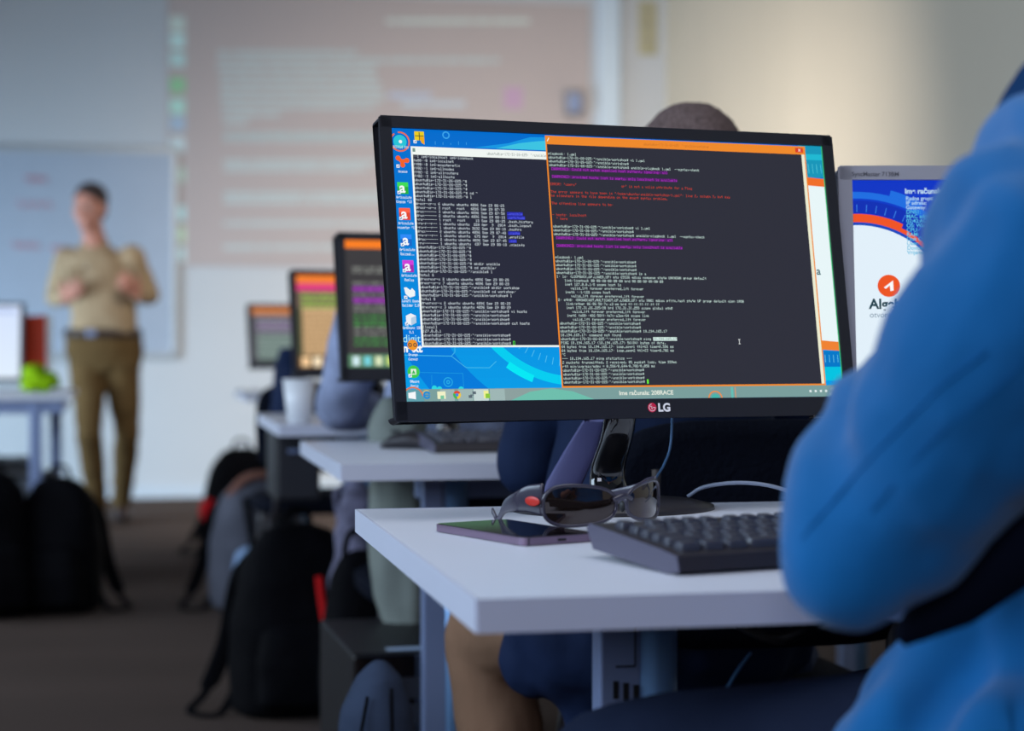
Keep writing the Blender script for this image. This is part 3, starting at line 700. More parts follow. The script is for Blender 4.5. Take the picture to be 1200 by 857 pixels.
def paint2(cv, w, h):
    cv.rect(0, 0, w, h, (62, 60, 62), 0); band(cv, w, h, 0, .065, (250, 128, 36))
    band(cv, w, h, .36, .41, (110, 44, 130), .03, .75); band(cv, w, h, .45, .50, (110, 44, 130), .03, .8)
    for i, y in enumerate((.22, .25, .34, .385, .43, .475, .52, .555, .60, .64, .67, .70, .74, .78, .82)):
        words(cv, w, h, y, .03, .62, (160, 74, 178) if y in (.385, .475) else (70, 130, 72) if .58 < y < .68 or y > .77 else (118, 120, 116), i)
    band(cv, w, h, .90, 1, (96, 140, 110)); 
    for i in range(8): band(cv, w, h, .915, .985, ((210, 235, 240), (120, 210, 220), (220, 230, 190), (200, 220, 120))[i % 4], .02 + i * .05, .05 + i * .05, 6)
def paint3(cv, w, h):
    cv.rect(0, 0, w, h, (80, 84, 60), 0); band(cv, w, h, 0, .09, (245, 130, 50)); band(cv, w, h, .09, .17, (225, 60, 130))
    band(cv, w, h, .17, .36, (122, 104, 88)); band(cv, w, h, .36, .86, (206, 170, 128), .03, .8)
    for i, y in enumerate((.22, .28, .34, .42, .47, .52, .57, .62, .67, .72, .77, .82)): words(cv, w, h, y, .03, .6, (150, 190, 80) if y < .36 else (180, 146, 104), i + 40, .03)
    band(cv, w, h, .72, .80, (130, 200, 50), .28, .36, 7); band(cv, w, h, .87, 1, (110, 82, 50))
    for i in range(8): band(cv, w, h, .885, .985, ((250, 210, 160), (255, 235, 200), (240, 170, 90))[i % 3], .02 + i * .07, .07 + i * .07, 6)
def paint4(cv, w, h):
    cv.rect(0, 0, w, h, (88, 88, 96), 0); band(cv, w, h, 0, .13, (206, 128, 76)); band(cv, w, h, .25, .42, (112, 70, 130), .05, .8)
    band(cv, w, h, .5, .95, (96, 122, 112), .05, .85)
    for i, y in enumerate((.2, .3, .36, .46, .56, .64, .72, .8, .88)): words(cv, w, h, y, .05, .7, (150, 160, 160), i + 70, .04)
row_monitor('black monitor with purple lines and orange bar, partly behind the big monitor', 397, 359, 3.35, .268, paint2)
row_monitor('black monitor with magenta bar and tan page, third one down the row', 342, 379, 4.75, .275, paint3)
row_monitor('small farthest monitor with dull orange bar at the far end of the row', 291, 394, 7.15, .250, paint4)
# ================================================================== ON THE NEAREST DESK
# keyboard
def keyboard(label, loc, yaw, w=.445, d=.155, tilt=.085, full=True):
    root = tag(empty('keyboard', loc, yaw), label, 'keyboard')
    zf, zr = .016, .030
    b = MB()
    prof = [(0, .003), (.004, zf), (.03, zf + .0035), (d - .006, zr), (d, zr - .004), (d - .012, .008), (.02, .0)]
    b.poly([(0, y, z) for y, z in prof], (w, 0, 0)); b.build('case', M['kb'], root)
    for x in (-.001, w - .001): MB().poly([(x, y, z) for y, z in prof], (.002, 0, 0)).build('side_panel', M['kbside'], root)
    b = MB()
    for x in (.03, w - .05): b.box((x + .01, d - .03, .005), (.02, .012, .010), bev=.001)
    b.build('foot', M['black'], root)
    sl = (zr - zf - .0035) / (d - .036); R = Matrix.Rotation(math.atan(sl), 3, 'X')
    u = .0182; x00 = .010
    rows = [(.0205, [1.25] * 3 + [6.2] + [1.25] * 4 + [None, .25, 1, 1, 1, None, .25, 2, 1]),
            (.0390, [2.25] + [1] * 10 + [2.5, .0, None, 1.25, 1, None, 1.25, 1, 1, 1]),
            (.0570, [1.75] + [1] * 11 + [2.0, None, 3.5, 1, 1, 1]),
            (.0750, [1.5] + [1] * 12 + [1.3, None, .25, 1, 1, 1, None, .25, 1, 1, 1]),
            (.0930, [1] * 13 + [1.8, None, .25, 1, 1, 1, None, .25, 1, 1, 1]),
            (.1170, [1, None, .6, 1, 1, 1, 1, None, .4, 1, 1, 1, 1, None, .4, 1, 1, 1, 1, None, .3, 1, 1, 1])]
    cache = {}
    for y, ks in rows:
        x = x00; skip = False
        for kx in ks:
            if kx is None: skip = True; continue
            if skip: x += kx * u; skip = False; continue
            if kx == 0: continue
            if x + kx * u > w - .006: break
            key = round(kx, 2)
            if key not in cache:
                wk = kx * u - .003
                q = MB()
                q.tube([((0, 0, 0), (wk / 2 * 1.02, 0, 0), (0, .0079, 0)), ((0, 0, .003), (wk / 2, 0, 0), (0, .0077, 0)), ((0, .0006, .0068), (wk / 2 - .0016, 0, 0), (0, .0062, 0)), ((0, .0006, .0074), (wk / 2 - .0026, 0, 0), (0, .0052, 0))], 20, .35)
                cache[key] = q.mesh('key')
            o = link('key', cache[key], M['key'], root)
            o.location = (x + kx * u / 2, y + .004, zf + .0035 + (y + .004 - .03) * sl - .001); o.rotation_euler = (math.atan(sl), 0, 0)
            x += kx * u
    return root
p = atz(797, 676, DZ)
keyboard('dark grey keyboard in front of the big monitor on the nearest desk', (p.x, p.y, DZ), math.radians(15))
# phone
pc = (atz(525, 624, DZ) + atz(684, 634, DZ)) / 2
ph = tag(empty('smartphone', (pc.x, pc.y, DZ), math.radians(21)), 'thin purple-edged smartphone with black glass, lying left of the keyboard', 'phone')
def rrect(w, d, r, n=5):
    out = []
    for sx, sy, a0 in ((1, 1, 0), (-1, 1, 90), (-1, -1, 180), (1, -1, 270)):
        for i in range(n + 1):
            a = math.radians(a0 + 90 * i / n); out.append((sx * (w / 2 - r) + r * math.cos(a), sy * (d / 2 - r) + r * math.sin(a)))
    return out
w, d = .086, .165
q = MB(); 
def slab(q, w, d, r, z0, z1, inset=0):
    q.poly([(x, y, z0) for x, y in rrect(w - inset * 2, d - inset * 2, r)], (0, 0, z1 - z0)); return q
slab(q, w, d, .008, .0008, .0078); q.build('rim', M['phonerim'], ph)
slab(MB(), w - .003, d - .003, .007, .0075, .0084).build('glass', M['glass'], ph)
slab(MB(), w - .003, d - .003, .007, 0, .0010).build('back_cover', M['glass'], ph)
q = MB(); q.box((0, -d / 2, .0043), (.009, .0012, .0022)); q.box((-w / 2 + .006, -d / 2, .0043), (.0008, .0012, .007)); q.box((w / 2 - .009, -d / 2, .0043), (.0008, .0012, .007)); q.build('port', M['black'], ph)
# sunglasses
gL = cp(655, 600, 1.83); gR = cp(791, 588, 1.935)
mid = (gL + gR) / 2; dx = (gR - gL); gy = math.atan2(dx.y, dx.x)
sg = tag(empty('sunglasses', (mid.x, mid.y, DZ), gy), 'dark wraparound sunglasses with red inlay on the temple, between phone and monitor stand', 'sunglasses')
half = dx.length / 2 + .002
def gs(x):  # wrap curve of the front; local -Y faces the viewer
    return .36 * (abs(x) / half) ** 2 * half
zc = .0255
for sgn in (-1, 1):
    cxl = sgn * half * .53
    n = 44; hwl = half * .44
    def lp(a, k_):
        ca, sa = math.cos(a), math.sin(a)
        lx = hwl * math.copysign(abs(ca) ** .72, ca); lz = .0225 * math.copysign(abs(sa) ** .72, sa)
        inner = .5 * (1 - sgn * lx / hwl)          # 1 at the nose, 0 at the hinge
        lz = lz * (1 - .28 * inner) + .0022 * (1 - inner) + .0015 * inner
        x = cxl + lx * k_
        return V((x, gs(x) - .004 - .0022 * (1 - k_ * k_), zc + lz * k_))
    out = [lp(2 * math.pi * i / n, 1) for i in range(n)]
    q = MB(); rings = [[q.v(lp(2 * math.pi * i / n, k_)) for i in range(n)] for k_ in (1, .8, .6, .4, .2)]
    cvx = q.v(lp(0, 0))
    for r0, r1 in zip(rings, rings[1:]):
        for i in range(n): q.bm.faces.new((r0[i], r0[(i + 1) % n], r1[(i + 1) % n], r1[i]))
    for i in range(n): q.bm.faces.new((rings[-1][i], rings[-1][(i + 1) % n], cvx))
    q.build('lens', M['lens'], sg, True)
    MB().path(out, .0020, 8, closed=True).build('rim', M['gframe'], sg, True)
    # temple
    x = sgn * half
    tp = smooth_pts([(x - sgn * .004, gs(x) - .004, zc + .008), (x + sgn * .001, gs(x) + .014, zc + .008), (x + sgn * .001, .06, zc + .004), (x - sgn * .014, .095, zc - .004), (x - sgn * .024, .118, .006), (x - sgn * .027, .130, .014)], 6)
    q = MB(); m_ = len(tp)
    q.tube([(p, V((.0017, 0, 0)), V((0, .001, 1)) * max(.0033, .0165 - .016 * i / m_)) for i, p in enumerate(tp)], 14, .7)
    tm = q.build('temple', M['gframe'], sg, True)
    if sgn < 0: MB().ell((x + sgn * .0028, .034, zc + .0065), ((.0009, 0, 0), (0, .011, 0), (0, 0, .0048)), 3).build('inlay', M['redlogo'], tm, True)
MB().path(smooth_pts([(-half * .15, gs(.01) - .0055, zc + .006), (0, -.0075, zc + .010), (half * .15, gs(.01) - .0055, zc + .006)], 6), .0028, 10).build('bridge', M['gframe'], sg, True)
q = MB()
for sgn in (-1, 1): q.ell((sgn * .008, .003, zc - .002), ((.002, 0, 0), (0, .004, 0), (0, 0, .006)), 2)
q.build('nose_pad', M['black'], sg, True)
# cables on/behind the desk
tag(MB().path(smooth_pts([cp(806, 582, 2.12), cp(825, 571, 2.11), cp(862, 566, 2.1), cp(900, 569, 2.09), cp(935, 580, 2.08), cp(985, 600, 2.03)], 8), .0022, 8).build('cable', M['cable'], None, True), 'thin grey cable arching over the back of the nearest desk', 'cable')
tag(MB().path(smooth_pts([cp(788, 470, 2.16), cp(786, 520, 2.16), cp(778, 545, 2.15), cp(768, 562, 2.14), cp(765, 580, 2.13)], 8), .0014, 8).build('cable', M['bcable'], None, True), 'thin cable hanging down behind the big monitor beside its stand', 'cable')
tag(MB().path(smooth_pts([cp(880, 765, 1.72), cp(862, 790, 1.70), cp(845, 820, 1.68), cp(832, 850, 1.68), cp(826, 900, 1.7)], 8), .0016, 8).build('cable', M['bcable'], None, True), 'pale blue cable hanging in the dark under the nearest desk', 'cable')
tag(MB().path(smooth_pts([cp(862, 728, 1.62), cp(885, 740, 1.60), cp(915, 748, 1.58), cp(950, 735, 1.58), cp(975, 727, 1.6)], 8), .005, 10).build('cable', M['black'], None, True), 'thick black cable bundle slung under the nearest desk', 'cable')
# second desk: keyboard + mouse
p = atz(492, 533, DZ)
keyboard('dark keyboard lying on the second white desk', (p.x + .03, p.y + .02, DZ), math.radians(4))
p = atz(482, 526, DZ); t = tag(empty('computer_mouse', (p.x, p.y, DZ), math.radians(60)), 'dark computer mouse left of the keyboard on the second desk', 'mouse')
q = MB(); q.tube([((0, -.052, .004), (.02, 0, 0), (0, 0, .004)), ((0, -.04, .012), (.028, 0, 0), (0, 0, .012)), ((0, 0, .017), (.031, 0, 0), (0, 0, .017)), ((0, .035, .012), (.028, 0, 0), (0, 0, .012)), ((0, .052, .005), (.02, 0, 0), (0, 0, .005))], 20); q.build('shell', M['kb'], t, True)
MB().box((0, .03, .030), (.006, .018, .006), bev=.002).build('scroll_wheel', M['black'], t)
# cup on third desk
p = atz(353, 497, DZ); t = tag(empty('cup', (p.x, p.y + .05, DZ)), 'white paper cup on the third desk', 'cup')
q = MB(); q.tube([((0, 0, 0), (.027, 0, 0), (0, .027, 0)), ((0, 0, .10), (.038, 0, 0), (0, .038, 0)), ((0, 0, .10), (.035, 0, 0), (0, .035, 0)), ((0, 0, .012), (.025, 0, 0), (0, .025, 0))], 28); q.build('wall', M['white'], t, True)
MB().path([(.038 * math.cos(a * .3), .038 * math.sin(a * .3), .1) for a in range(21)], .002, 6, closed=True).build('rim', M['white'], t, True)
# ================================================================== PEOPLE
def hand(b, wr, d, n, side, curl=.5, s=1.0):
    """wr wrist, d hand direction, n palm normal, side = unit vector towards the thumb"""
    d, n, side = V(d).normalized(), V(n).normalized(), V(side).normalized()
    b.tube([(wr - d * .01, side * .024 * s, n * .018 * s), (wr + d * .03 * s, side * .033 * s, n * .016 * s), (wr + d * .075 * s, side * .041 * s, n * .013 * s), (wr + d * .092 * s, side * .038 * s, n * .009 * s)], 16)
    for i, (o, L) in enumerate(((.031, .92), (.0105, 1.0), (-.0105, .95), (-.030, .76))):
        p = wr + d * (.086 - .004 * abs(i - 1)) * s + side * o * s; dr = (d + side * o * 3.5).normalized(); pts = [(p, .0092 * s)]
        ax = dr.cross(n).normalized(); ang = 0
        for ln, r in ((.045, .0085), (.027, .0078), (.021, .0068)):
            ang += curl * (.9 if ln > .04 else 1.1)
            v = Matrix.Rotation(-ang, 3, ax) @ dr
            if v.dot(n) < (Matrix.Rotation(ang, 3, ax) @ dr).dot(n): v = Matrix.Rotation(ang, 3, ax) @ dr
            p = p + v * ln * L * s; pts.append((p, r * s))
        b.limb(pts)
    p = wr + d * .022 * s + side * .024 * s
    v1 = (d * .6 + side * .75 + n * .25).normalized(); v2 = (d * .95 + side * .3 + n * .35).normalized()
    b.limb([(p, .013 * s), (p + v1 * .04 * s, .0105 * s), (p + v1 * .04 * s + v2 * .03 * s, .0092 * s), (p + v1 * .04 * s + v2 * .052 * s, .0075 * s)])
def head(b, c, f, up, s=1.0):
    f = V(f).normalized(); up = V(up).normalized(); r = f.cross(up).normalized(); up = r.cross(f).normalized()
    A = lambda w, d, h: (r * w * s, f * d * s, up * h * s)
    b.ell(c + up * .028 * s - f * .012 * s, A(.076, .094, .088)); b.ell(c + f * .012 * s - up * .03 * s, A(.066, .078, .082))
    b.ell(c + f * .042 * s - up * .085 * s, A(.040, .042, .032)); b.ell(c + f * .083 * s + up * .018 * s, A(.045, .012, .012), 2)
    b.limb([(c + f * .082 * s + up * .005 * s, .008 * s), (c + f * .102 * s - up * .03 * s, .013 * s)])
    b.ell(c + f * .088 * s - up * .036 * s, A(.018, .012, .009), 2)
    b.ell(c + f * .082 * s - up * .062 * s, A(.024, .012, .006), 2); b.ell(c + f * .080 * s - up * .070 * s, A(.02, .011, .006), 2)
    for k in (-1, 1):
        b.ell(c + r * k * .077 * s - up * .01 * s - f * .005 * s, (r * .009 * s, f * .02 * s, up * .031 * s), 2)
        b.ell(c + r * k * .045 * s + f * .055 * s - up * .025 * s, A(.022, .022, .02), 2)
    return r, f, up
def eyes(c, f, up, root, off, s=1.0):
    f = V(f).normalized(); up = V(up).normalized(); r = f.cross(up).normalized(); up = r.cross(f).normalized()
    for k in (-1, 1):
        p = c + r * k * .031 * s + f * .079 * s + up * .002 * s - off
        e = MB().ell(p, (r * .013 * s, f * .010 * s, up * .009 * s), 2).build('eye', M['eye'], root, True)
        MB().ell(p + f * .007 * s, (r * .006 * s, f * .004 * s, up * .006 * s), 2).build('iris', M['iris'], e, True)
def human(label, J, clothes, hairm, facing, headup=V((0, 0, 1)), vox=.006, curl=.5, fold=None, show_eyes=False, name='person', skip_hands=False, gr=1.0, palm=None, top=True):
    """J: joint dictionary in world space"""
    base = (J['pelvis'].copy()); base.z = 0
    root = tag(empty(name, base), label, 'person')
    sh = (J['shR'] - J['shL']).normalized(); fwd = V(facing).normalized()
    hp = (J['hipR'] - J['hipL']).normalized()
    spine = (J['neck'] - J['pelvis']).normalized()
    fwdc = (fwd - spine * fwd.dot(spine)).normalized()
    chest = J.get('chest', J['pelvis'].lerp(J['neck'], .66)); waist = J.get('waist', J['pelvis'].lerp(J['neck'], .33))
    hw = (J['shR'] - J['shL']).length / 2
    def torso(b, g):
        b.tube([(J['pelvis'] - spine * .10, hp * (.12 * gr + g), fwdc * (.085 + g)), (J['pelvis'], hp * (.165 * gr + g), fwdc * (.108 * gr + g)), (waist, (hp + sh).normalized() * (.142 * gr + g), fwdc * (.098 * gr + g)),
                (chest, sh * (hw * .93 + g), fwdc * (.112 * gr + g)), (chest.lerp(J['neck'], .62), sh * (hw * .86 + g), fwdc * (.09 + g)), (J['neck'] + spine * .01, sh * (.062 + g), fwdc * (.058 + g))], 24, .9)
    def arm(b, s_, g, upto=1.0):
        S_, E_, W_ = J['sh' + s_], J['el' + s_], J['wr' + s_]
        e2 = E_.lerp(W_, upto)
        b.limb([(S_, .058 + g), (S_.lerp(E_, .5), .047 + g), (E_, .038 + g), (E_.lerp(e2, .4), .038 + g), (e2, .027 + g * .8)])
    def leg(b, s_, g, upto=1.0):
        H_, K_, A_ = J['hip' + s_], J['kn' + s_], J['an' + s_]
        b.limb([(H_, .084 * gr + g), (H_.lerp(K_, .5), .068 + g), (K_, .050 + g), (K_.lerp(A_, .35), .049 + g), (K_.lerp(A_, upto), .036 + g)])
    b = MB(); torso(b, 0)
    b.limb([(J['neck'] - spine * .02, .058), (J['head'] - V((0, 0, .05)), .052)])
    head(b, J['head'], facing if 'hf' not in J else J['hf'], headup)
    for s_ in 'LR':
        arm(b, s_, 0); leg(b, s_, 0)
        an = J['an' + s_]; tf = J.get('toe' + s_, fwd)
        tf = V(tf).normalized()
        b.limb([(an, .036), (V((an.x, an.y, max(.035, an.z - .04))) - tf * .02, .033), (V((an.x, an.y, max(.03, an.z - .05))) + tf * .13, .026)])
        d = (J['wr' + s_] - J['el' + s_]).normalized()
        if 'hd' + s_ in J: d = J['hd' + s_]
        n_ = palm[s_] if palm else V((0, 0, -1))
        n_ = (n_ - d * n_.dot(d)).normalized(); sd = d.cross(n_).normalized()
        if sd.dot(J['chestc' if 'chestc' in J else 'neck'] - J['wr' + s_]) < 0 and s_: sd = -sd
        if not skip_hands: hand(b, J['wr' + s_], d, n_, sd, curl, 1.0)
    b.blob('body', M['skin'], root, vox, 3, None, base)
    f = V(J.get('hf', facing)).normalized(); r = f.cross(headup).normalized(); up = r.cross(f).normalized()
    b = MB(); b.ell(J['head'] + up * .042 - f * .022, (r * .083, f * .098, up * .086)); b.ell(J['head'] - f * .045 - up * .005, (r * .073, f * .06, up * .075))
    b.blob('hair', M[hairm], root, .006, 2, lambda c: .003 * noise.noise(c * 60), base)
    if show_eyes: eyes(J['head'], f, up, root, base)
    up_m, low_m, shoe_m = clothes
    b = MB(); torso(b, .014)
    for s_ in 'LR': arm(b, s_, .013, .93)
    b.limb([(J['neck'] - spine * .015, .074), (J['neck'] + spine * .022, .064)])
    if top: b.blob('jacket' if up_m in ('navy', 'hoodie') else 'shirt', M[up_m], root, .009, 4, fold or (lambda c: .006 * noise.noise(c * 14)), base)
    b = MB(); b.tube([(J['pelvis'] - spine * .12, hp * .13 * gr, fwdc * .10), (J['pelvis'] - spine * .02, hp * (.177 * gr), fwdc * .124 * gr), (J['pelvis'] + spine * .035, hp * .165 * gr, fwdc * .116 * gr)], 24, .9)
    if up_m == 'shirt': b.tube([(J['pelvis'] - spine * .08, hp * .17, fwdc * .12), (J['pelvis'] - spine * .02, hp * .189, fwdc * .134), (J['pelvis'] + spine * .065, hp * .184, fwdc * .132)], 28, .9)
    for s_ in 'LR': leg(b, s_, .015, .97)
    b.blob('trousers', M[low_m], root, .009, 4, lambda c: .007 * noise.noise(V((c.x * 9, c.y * 9, c.z * 16))), base)
    for s_ in 'LR':
        an = J['an' + s_]; tf = V(J.get('toe' + s_, fwd)).normalized(); z = an.z - .08
        q = MB(); sd = V((0, 0, 1)).cross(tf).normalized()
        o = V((an.x, an.y, z)) - base
        q.tube([(o - tf * .075 + V((0, 0, .03)), sd * .026, V((0, 0, .028))), (o - tf * .05 + V((0, 0, .042)), sd * .038, V((0, 0, .042))), (o + V((0, 0, .05)), sd * .042, V((0, 0, .05))), (o + tf * .06 + V((0, 0, .036)), sd * .043, V((0, 0, .036))), (o + tf * .14 + V((0, 0, .026)), sd * .045, V((0, 0, .026))), (o + tf * .19 + V((0, 0, .018)), sd * .028, V((0, 0, .017)))], 18)
        q.build('shoe', M[shoe_m], root, True)
    return root, base
# presenter
Jp = dict(head=cp(105, 243, 9.42), neck=cp(113, 291, 9.5), chest=cp(118, 325, 9.5), waist=cp(122, 372, 9.47), pelvis=cp(122, 408, 9.5), shL=cp(154, 303, 9.5), shR=cp(80, 304, 9.5),
          elL=cp(176, 346, 9.62), elR=cp(64, 348, 9.62), wrL=cp(161, 346, 9.40), wrR=cp(76, 350, 9.40), hdL=cp(150, 334, 9.30) - cp(161, 346, 9.40), hdR=cp(87, 340, 9.30) - cp(76, 350, 9.40),
          hipL=cp(142, 422, 9.5), hipR=cp(103, 422, 9.5), knL=cp(149, 508, 9.58), knR=cp(105, 510, 9.36))
a = atz(114, 618, 0); Jp['anR'] = V((a.x, a.y + .1, .08)); a = atz(142, 610, 0); Jp['anL'] = V((a.x, a.y + .05, .08))
Jp['toeR'] = V((-.3, -1, 0)); Jp['toeL'] = V((.1, -1, 0))
hf = (-f0 - RT * .22 + V((0, 0, -.05)))
pr, pbase = human('person standing by the whiteboard in tan shirt and brown trousers, hands raised at the waist', Jp, ('shirt', 'trouser', 'leather'), 'hair', hf, vox=.006, curl=.35, show_eyes=True, palm={'L': V((-.6, -.2, .6)), 'R': V((.6, -.2, .6))})
sp_ = (Jp['neck'] - Jp['pelvis']).normalized(); fc = hf.normalized(); fc = (fc - sp_ * fc.dot(sp_)).normalized(); hp_ = (Jp['hipR'] - Jp['hipL']).normalized()
q = MB(); bc = Jp['pelvis'] + sp_ * .075 - pbase
q.tube([(bc - sp_ * .022, hp_ * .190, fc * .139), (bc + sp_ * .022, hp_ * .186, fc * .137)], 32, .9); bl = q.build('belt', M['leather'], pr, True)
MB().box(bc + fc * .138, (.045, .012, .035), bev=.003).build('buckle', M['metal2'], bl)
q = MB()
nk = Jp['neck'] + sp_ * .012 - pbase
for k in (-1, 1):
    rr = hp_ * k
    q.poly([nk + fc * .060 + rr * .004, nk + fc * .052 + rr * .058 + sp_ * .02, nk + fc * .075 + rr * .062 - sp_ * .035, nk + fc * .085 + rr * .03 - sp_ * .05], fc * -.006)
q.build('collar', M['shirt'], pr)
q = MB()
for i in range(6): q.ball(Jp['neck'].lerp(Jp['pelvis'], .2 + i * .12) + fc * (.125 + .003 * (i < 3)) - pbase, .006, 1)
q.build('buttons', M['white'], pr)
for i in range(1): MB().box(Jp['chest'] + fc * .125 + hp_ * .07 + sp_ * .0 - pbase, (.085, .012, .09), bev=.004).build('chest_pocket', M['shirt'], pr)
# student in navy, behind the big monitor
def seat_pose(hd, face, lean=.0, w=.19): pass
fwdN = V((math.sin(math.radians(2)), 1, 0)); rN = V((1, 0, 0))
Jn = dict(head=cp(806, 222, 2.9), hf=fwdN + V((0, 0, -.25)), neck=cp(800, 305, 2.74), chest=cp(790, 420, 2.62), waist=cp(775, 545, 2.58), pelvis=cp(765, 690, 2.56),
          shL=cp(672, 345, 2.68), shR=cp(915, 340, 2.78), elL=cp(622, 545, 2.70), elR=cp(935, 560, 2.86), wrL=cp(640, 515, 2.98), wrR=cp(860, 520, 3.08))
Jn['hipL'] = Jn['pelvis'] + V((-.10, .02, -.03)); Jn['hipR'] = Jn['pelvis'] + V((.10, .02, -.03))
Jn['knL'] = cp(572, 745, 2.74); Jn['knR'] = Jn['hipR'] + V((.06, .42, 0)); Jn['anL'] = cp(612, 1100, 2.70); Jn['anL'].z = .08; Jn['anR'] = V((Jn['knR'].x, Jn['knR'].y - .02, .08))
nv, nb = human('person in navy jacket and khaki trousers seated behind the big monitor, cropped hair above it', Jn, ('navy', 'khaki', 'leather'), 'hair2', fwdN, vox=.008, curl=.4, palm={'L': V((0, 0, -1)), 'R': V((0, 0, -1))})
q = MB()   # hem of the jacket draped over the thigh
q.limb([(cp(700, 660, 2.56), .10), (cp(655, 735, 2.52), .075), (cp(622, 775, 2.52), .05)]); q.limb([(cp(655, 740, 2.5), .07), (cp(685, 800, 2.5), .05), (cp(690, 850, 2.5), .03)])
q.limb([(cp(800, 690, 2.58), .13), (cp(860, 730, 2.75), .10), (cp(880, 745, 3.0), .09)])
q.limb([(cp(655, 745, 2.5), .065), (cp(700, 770, 2.48), .065), (cp(760, 790, 2.5), .07)])
q.limb([(Jn['pelvis'], .175), (Jn['pelvis'].lerp(Jn['knL'], .25), .14)])
q.limb([(Jn['hipR'], .15), (Jn['hipR'].lerp(Jn['knR'], .55), .13), (Jn['knR'], .11)])
q.limb([(cp(790, 760, 2.52), .09), (cp(890, 790, 2.72), .085), (cp(905, 780, 2.9), .08)])
q.blob('jacket_hem', M['navy'], nv, .008, 4, lambda c: .012 * noise.noise(V((c.x * 22, c.y * 10, c.z * 9))), nb)
q = MB(); q.tube([(cp(697, 490, 2.24) - nb, RT * .012, UP * .004), (cp(680, 530, 2.235) - nb, RT * .020, FW * .004), (cp(662, 565, 2.23) - nb, RT * .022, FW * .004), (cp(650, 600, 2.23) - nb, RT * .02, FW * .004)], 12); q.build('lavender_band', M['lav'], nv, True)  # narrow lavender band in front of the chair back
# student in the blue-grey sweater at the third desk
Jb = dict(head=cp(520, 262, 3.98), hf=V((.1, 1, -.2)), neck=cp(525, 335, 3.92), pelvis=cp(540, 600, 3.78), shL=cp(432, 368, 3.88), shR=cp(575, 365, 3.95), elL=cp(396, 478, 3.98), elR=cp(600, 470, 4.1), wrL=cp(440, 482, 4.24), wrR=cp(560, 470, 4.32))
Jb['hipL'] = Jb['pelvis'] + V((-.1, .02, -.03)); Jb['hipR'] = Jb['pelvis'] + V((.1, .02, -.03)); Jb['knL'] = Jb['hipL'] + V((.06, .42, .0)); Jb['knR'] = Jb['hipR'] + V((.05, .42, 0)); Jb['anL'] = V((Jb['knL'].x, Jb['knL'].y, .08)); Jb['anR'] = V((Jb['knR'].x, Jb['knR'].y, .08))
human('person in blue-grey knit sweater seated at the third desk, elbow sticking out left', Jb, ('bluegrey', 'jeans', 'leather'), 'hair', V((.1, 1, 0)), vox=.008, curl=.4)
# big foreground student in blue
D = 1.2
Jh = dict(neck=cp(1275, 185, 1.42), chest=cp(1345, 400, 1.42), waist=cp(1330, 620, 1.45), pelvis=cp(1290, 850, 1.5), head=cp(1395, -30, 1.5), hf=V((-.35, 1, -.1)),
          shL=cp(1262, 318, 1.22), shR=cp(1430, 300, 1.66), elL=cp(1008, 652, 1.24), elR=cp(1330, 560, 1.9), wrL=cp(1085, 470, 1.40), wrR=cp(1190, 430, 1.8), hdL=V((.25, .45, .6)), hdR=V((-.3, .1, .6)))
Jh['hipL'] = cp(1190, 930, 1.40); Jh['hipR'] = cp(1330, 900, 1.58); Jh['knL'] = cp(725, 912, 1.52); Jh['knR'] = cp(1000, 860, 1.98)
Jh['anL'] = V((Jh['knL'].x + .05, Jh['knL'].y - .08, .08)); Jh['anR'] = V((Jh['knR'].x, Jh['knR'].y, .08)); Jh['toeL'] = V((-.6, 1, 0)); Jh['toeR'] = V((-.3, 1, 0))
fwdH = (V((Jh['knR'].x, Jh['knR'].y, 0)) - V((Jh['hipR'].x, Jh['hipR'].y, 0))).normalized()
def foldH(c):
    u = (c - Jh['elL']); ax = (Jh['shL'] - Jh['elL']).normalized(); t_ = u.dot(ax)
    k_ = noise.noise(V((t_ * 14 + 1.7 * noise.noise(c * 6), c.y * 5, c.z * 3)))
    low = max(0, min(1, (.82 - c.z) / .15))
    return .006 * math.sin(t_ * 70 + 9 * noise.noise(c * 5)) * max(0, noise.noise(c * 4 + V((5, 1, 2))) + .25) + (.017 + .012 * low) * k_ + low * .020 * noise.noise(V((c.x * 17, c.y * 12, c.z * 4))) - .006 * max(0, .3 - abs(noise.noise(c * 7))) * 3
hd_, hb = human('person in bright blue hooded jacket and dark jeans at the right edge, nearest the camera', Jh, ('hoodie2', 'jeans', 'leather'), 'hair', fwdH, vox=.007, curl=.7, top=False, palm={'L': V((.5, .6, -.2)), 'R': V((-.5, -.2, .2))})
q = MB()
q.limb([(cp(1008, 655, 1.24), .046), (cp(1080, 560, 1.23), .064), (cp(1135, 485, 1.225), .079), (cp(1200, 400, 1.22), .094), (cp(1265, 315, 1.22), .104)])
q.limb([(cp(1008, 655, 1.24), .047), (cp(1008, 590, 1.255), .048), (cp(1030, 520, 1.29), .045), (cp(1060, 470, 1.35), .038), (cp(1095, 440, 1.42), .034)])
q.limb([(cp(1265, 315, 1.22), .104), (cp(1270, 230, 1.33), .088), (cp(1290, 190, 1.42), .075)])
q.limb([(cp(1430, 300, 1.62), .085), (cp(1330, 560, 1.88), .056), (cp(1195, 440, 1.8), .038)])
spH = (Jh['neck'] - Jh['pelvis']).normalized(); shH = (Jh['shR'] - Jh['shL']).normalized(); fH = (fwdH - spH * fwdH.dot(spH)).normalized()
q.tube([(cp(1240, 930, 1.48), shH * .19, fH * .17), (cp(1290, 850, 1.5), shH * .20, fH * .18), (cp(1330, 620, 1.47), shH * .175, fH * .155), (cp(1345, 400, 1.44), shH * .20, fH * .15), (cp(1330, 260, 1.44), shH * .17, fH * .11), (cp(1290, 170, 1.43), shH * .08, fH * .085)], 28, .9)
q.limb([(cp(1260, 800, 1.42), .10), (cp(1150, 870, 1.38), .085), (cp(1085, 915, 1.36), .07)])
